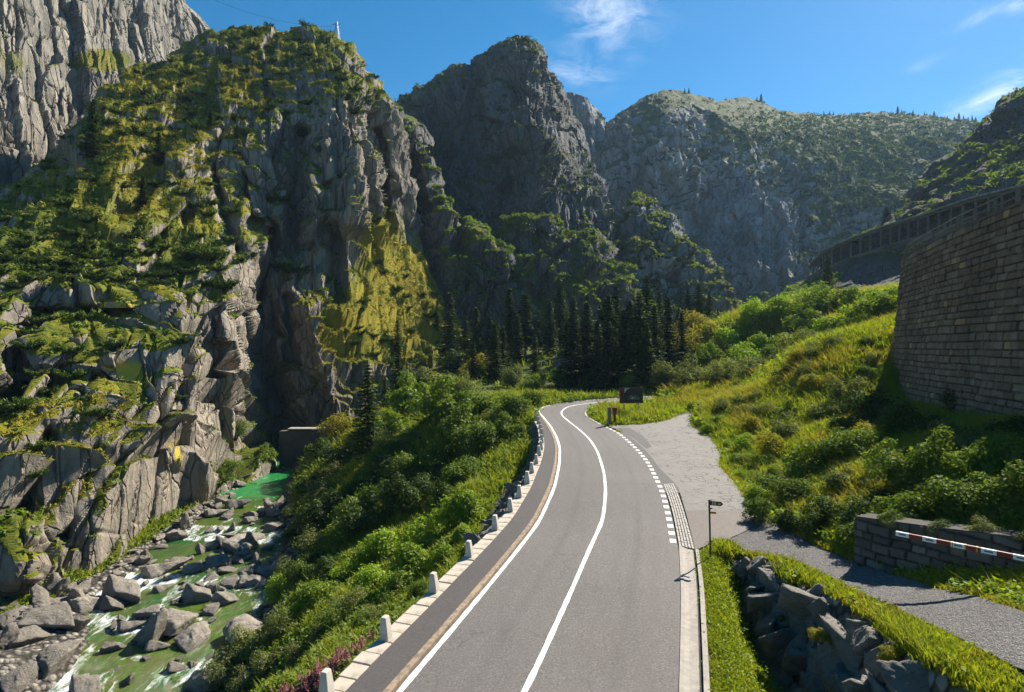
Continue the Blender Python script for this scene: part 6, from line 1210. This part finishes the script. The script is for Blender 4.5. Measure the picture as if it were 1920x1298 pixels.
# ---- ground cover
dxy = np.gradient(gy)[:, None] * np.gradient(gx)[None]
base_ok = (np.minimum(onroad, pathd) > .10) & (riv > 1.2) & (GY > 8) & (GY < 112) & ~((GX < np.interp(GY, LL[:, 1], LL[:, 0])) & (seg_dist(GX, GY, E_stone[:n_end]) < np.interp(GY, [20, 27, 42, 50], [.5, 3.2, 3.0, .6])) & (GY < 60)) & ~inside(GX, GY, np.r_[WB[:, :2], WT[::-1, :2]])
base_ok &= ~((seg_dist(GX, GY, LR) < 1.5) & (GY > 24) & (GY < 50.5))
wallbody = inside(GX, GY, np.r_[WP, np.array([(95, 66), (95, 0)])]); base_ok &= ~wallbody
inview = (np.abs(GX / GY) < .95)
def scatter(n, wmap, seed, pw=1.6):
    r = np.random.default_rng(seed); w = base_ok * inview * dxy / np.maximum(GY, 9) ** pw * wmap; k = r.choice(w.size, n, p=w.ravel() / w.sum()); j, i = np.unravel_index(k, w.shape)
    x = gx[i] + (r.random(n) - .5) * np.gradient(gx)[i]; y = gy[j] + (r.random(n) - .5) * np.gradient(gy)[j]; return r, np.c_[x, y, ground_z(x, y)]
def blades(name, label, n, wmap, seed, mat, l0=.10, l1=.0075, wd=.018, k=3, lean=.5):
    r, p = scatter(n, wmap, seed); p = np.repeat(p, k, 0); m = len(p); Y = p[:, 1]; L = (l0 + l1 * Y) * r.uniform(.5, 1.3, m); w = wd + .0011 * Y; p[:, :2] += r.normal(size=(m, 2)) * (.03 + .003 * Y)[:, None]
    a = r.random(m) * 6.283; sd = np.c_[np.cos(a), np.sin(a), np.zeros(m)] * (w * .5)[:, None]; ln = r.normal(size=(m, 2)) * lean; tip = p + np.c_[ln * L[:, None], L]; mid = p + np.c_[ln * L[:, None] * .3, L * .55]
    V = np.stack([p - sd - (0, 0, .02), p + sd - (0, 0, .02), mid + sd * .8, tip, mid - sd * .8], 1).reshape(-1, 3); b = np.arange(m) * 5
    o = obj(name, mesh(name, V, [np.c_[b, b + 1, b + 2, b + 4], np.c_[b + 4, b + 2, b + 3]], mat, attrs={'rnd': ('FACE', np.tile(np.clip(np.repeat(r.random(m // k), k) * .5 + .5 * r.random(m), 0, 1), 2))})); tag(o, label, kind='stuff')
def weeds(name, label, n, wmap, seed, mat, l0=.09, l1=.0045, h0=.25, k=6):
    r, p = scatter(n, wmap, seed, 1.7); Y = np.repeat(p[:, 1], k); hh = np.repeat(r.uniform(.3, 1.2, n) * (h0 + .005 * p[:, 1]), k); q = np.repeat(p, k, 0); m = len(q)
    q[:, :2] += r.normal(size=(m, 2)) * (.10 + .004 * Y)[:, None]; q[:, 2] += hh * r.random(m) ** .6; L = (l0 + l1 * Y) * r.uniform(.6, 1.3, m)
    V, f = leaf_quads(q, r.normal(size=(m, 3)) * .55 + (0, 0, 1), L, L * r.uniform(.45, .7, m), r); o = obj(name, mesh(name, V, f, mat, attrs={'rnd': ('FACE', np.clip(np.repeat(r.random(n), k) * .6 + .4 * r.random(m), 0, 1))})); tag(o, label, kind='stuff')
left = GX < np.interp(GY, LL[:, 1], LL[:, 0]); corner = inside(GX, GY, np.r_[EAST, WB[:, :2]]) & ~left; right = ~left & ~corner
px_g = 960 + F * GX / np.maximum(GY, 5); woodland = (px_g > 870) & (px_g < 1262) & (GY > 74); base_ok &= ~(woodland & (vn(GX * 1.5, GY * 1.5, 3) < .85))
pn = fbm(GX * .22, GY * .22, 61, 4); pn2 = fbm(GX * .35 + 30, GY * .35, 67, 4); verge = sstep(3.0, .4, np.minimum(pathd, onroad))
steepwall = sstep(1.2, .3, seg_dist(GX, GY, (WT[:, :2] + np.array([-.8, 0])))) * right * (GX < np.interp(GY, WT[::-1, 1], WT[::-1, 0]))
blades('grass', 'short bright grass of the verges beside the gutter and the gravel path', 85000, (corner * 3.0 + right * verge * .9 * (GY < 66) + left * verge * .25 * (GY > 45)) * (1 - .8 * steepwall), 71, M['grass'], .055, .0048)
blades('dry_grass', 'pale dry blades mixed into the verge along the boulder wall', 14000, (corner * 1.2 * (pn2 > .05) + right * verge * (GY < 40) * (pn2 > -.05)) * (1 - .8 * steepwall), 78, M['dry_grass'], .07, .005)
blades('grass', 'long green and yellow grass on the slope right of the road', 60000, right * (.35 + np.clip(pn, 0, 1)) * np.interp(GY, [52, 66], [1, .25]) * sstep(.3, 1.2, np.minimum(pathd, onroad)), 72, M['grass'], .2, .011, k=3)
blades('dry_grass', 'dry straw coloured grass on the slope below the curved wall', 26000, right * sstep(.15, .5, pn2) * sstep(.5, 2, np.minimum(pathd, onroad)), 73, M['dry_grass'], .25, .012, k=3)
blades('grass', 'rank green grass on the river bank left of the road', 45000, left * (.4 + np.clip(pn, 0, 1)), 74, M['grass'], .2, .010)
weeds('undergrowth', 'broad-leaved green weeds on the slope right of the road', 42000, right * (.25 + np.clip(pn2 + .2, 0, 1)) * sstep(.1, .8, np.minimum(pathd, onroad)) * (1 - .93 * sstep(1.9, 1.2, seg_dist(GX, GY, PLo))), 75, M['weed'])
weeds('undergrowth', 'mixed leafy undergrowth on the river bank', 42000, left * (.4 + np.clip(-pn, 0, 1)), 76, M['leaf_mid'])
weeds('undergrowth', 'bright low weeds in the grass corner by the signpost', 5000, corner * 1.0, 77, M['weed'], .05, .002, .10)
# fireweed
r = np.random.default_rng(81); Vs, Qs, Rn, Vg, Qg, Rg = [], [], [], [], [], []; no = ng = 0
for _ in range(520):
    px_ = r.uniform(455, 725); py_b = np.interp(px_, [470, 560, 640, 725], [1330, 1290, 1225, 1185]) + abs(r.normal()) * 45 + 18; p = hit(px_, py_b)
    if p is None: continue
    if np.min(np.hypot(*(E_stone - p[:2]).T)) < .6 or p[0] > np.interp(p[1], E_stone[:, 1], E_stone[:, 0]): continue
    h = r.uniform(.5, .85); ln = r.normal(size=2) * .12; n = 60; s = r.random(n); z = h * (.55 + .45 * s); a = r.random(n) * 6.28; rad = .075 * (1.05 - s); q = p + np.c_[ln[0] * z + rad * np.cos(a), ln[1] * z + rad * np.sin(a), z]
    V, f = leaf_quads(q, r.normal(size=(n, 3)), np.full(n, .075), np.full(n, .042), r); Vs.append(V); Qs.append(f + no); no += len(V); Rn.append(np.full(n, r.random()) * .7 + .3 * r.random(n))
    n = 34; z = h * .62 * r.random(n); a = r.random(n) * 6.28; o3 = np.c_[np.cos(a), np.sin(a), np.full(n, .25)]; q = p + np.c_[ln[0] * z, ln[1] * z, z] + o3 * .08; V, f = leaf_quads(q, r.normal(size=(n, 3)) * .4 + (0, 0, 1), np.full(n, .17), np.full(n, .03), r, o3); Vg.append(V); Qg.append(f + ng); ng += len(V); Rg.append(r.random(n))
tag(obj('fireweed', mesh('fireweed', np.r_[np.concatenate(Vs), np.concatenate(Vg)], [np.concatenate(Qs), np.concatenate(Qg) + no], [M['fireweed'], M['leaf_mid']], midx=np.r_[np.zeros(sum(map(len, Qs))), np.ones(sum(map(len, Qg)))], attrs={'rnd': ('FACE', np.r_[np.concatenate(Rn), np.concatenate(Rg)])})), 'faded pink fireweed growing below the nearest bollards', kind='stuff')
# tufts growing out of the boulder wall
for i, (px_, py_c, r_, cl, lab) in enumerate([(1540, 1200, 26, 'yellow', 'little yellow-green plant sprouting from the middle of the boulder wall'), (1465, 1160, 12, 'mid', 'tiny tuft between stones at the left of the boulder wall'), (1665, 1235, 24, 'yellow', 'yellowing tuft at the top right of the boulder wall')]):
    d = np.array([(px_ - 960) / F, 1, (649 - py_c) / F]); yy = np.interp(px_, [1400, 1480, 1560, 1660, 1760], [22.8, 18.9, 16.0, 13.7, 11.8]); o = obj('wall_plant', LEAFCLS[cl][i]); o.location = tuple(d * yy + (0, 0, CZ - .1)); sc = r_ * yy / F; o.scale = (sc,) * 3; tag(o, lab, 'plant', 'plants in the boulder wall')

# ---------------------------------------------------------------- the air in the gorge
lo, hi = (-420, -40, CZ - 28), (760, 1000, CZ + 420)
hz = MB().hexa([(lo[0], lo[1], lo[2]), (hi[0], lo[1], lo[2]), (hi[0], hi[1], lo[2]), (lo[0], hi[1], lo[2])], [(lo[0], lo[1], hi[2]), (hi[0], lo[1], hi[2]), (hi[0], hi[1], hi[2]), (lo[0], hi[1], hi[2])])
hm = bpy.data.materials.new('blue_air'); hm.use_nodes = True; hn = hm.node_tree.nodes
for n in list(hn):
    if n.type != 'OUTPUT_MATERIAL': hn.remove(n)
pv = hn.new('ShaderNodeVolumePrincipled'); pv.inputs['Color'].default_value = (.45, .70, 1.0, 1); pv.inputs['Density'].default_value = .0001; pv.inputs['Anisotropy'].default_value = .25
hm.node_tree.links.new(pv.outputs[0], [n for n in hn if n.type == 'OUTPUT_MATERIAL'][0].inputs['Volume'])
tag(hz.build('haze', hm), 'thin blue haze of sunlit mountain air filling the gorge', kind='stuff')
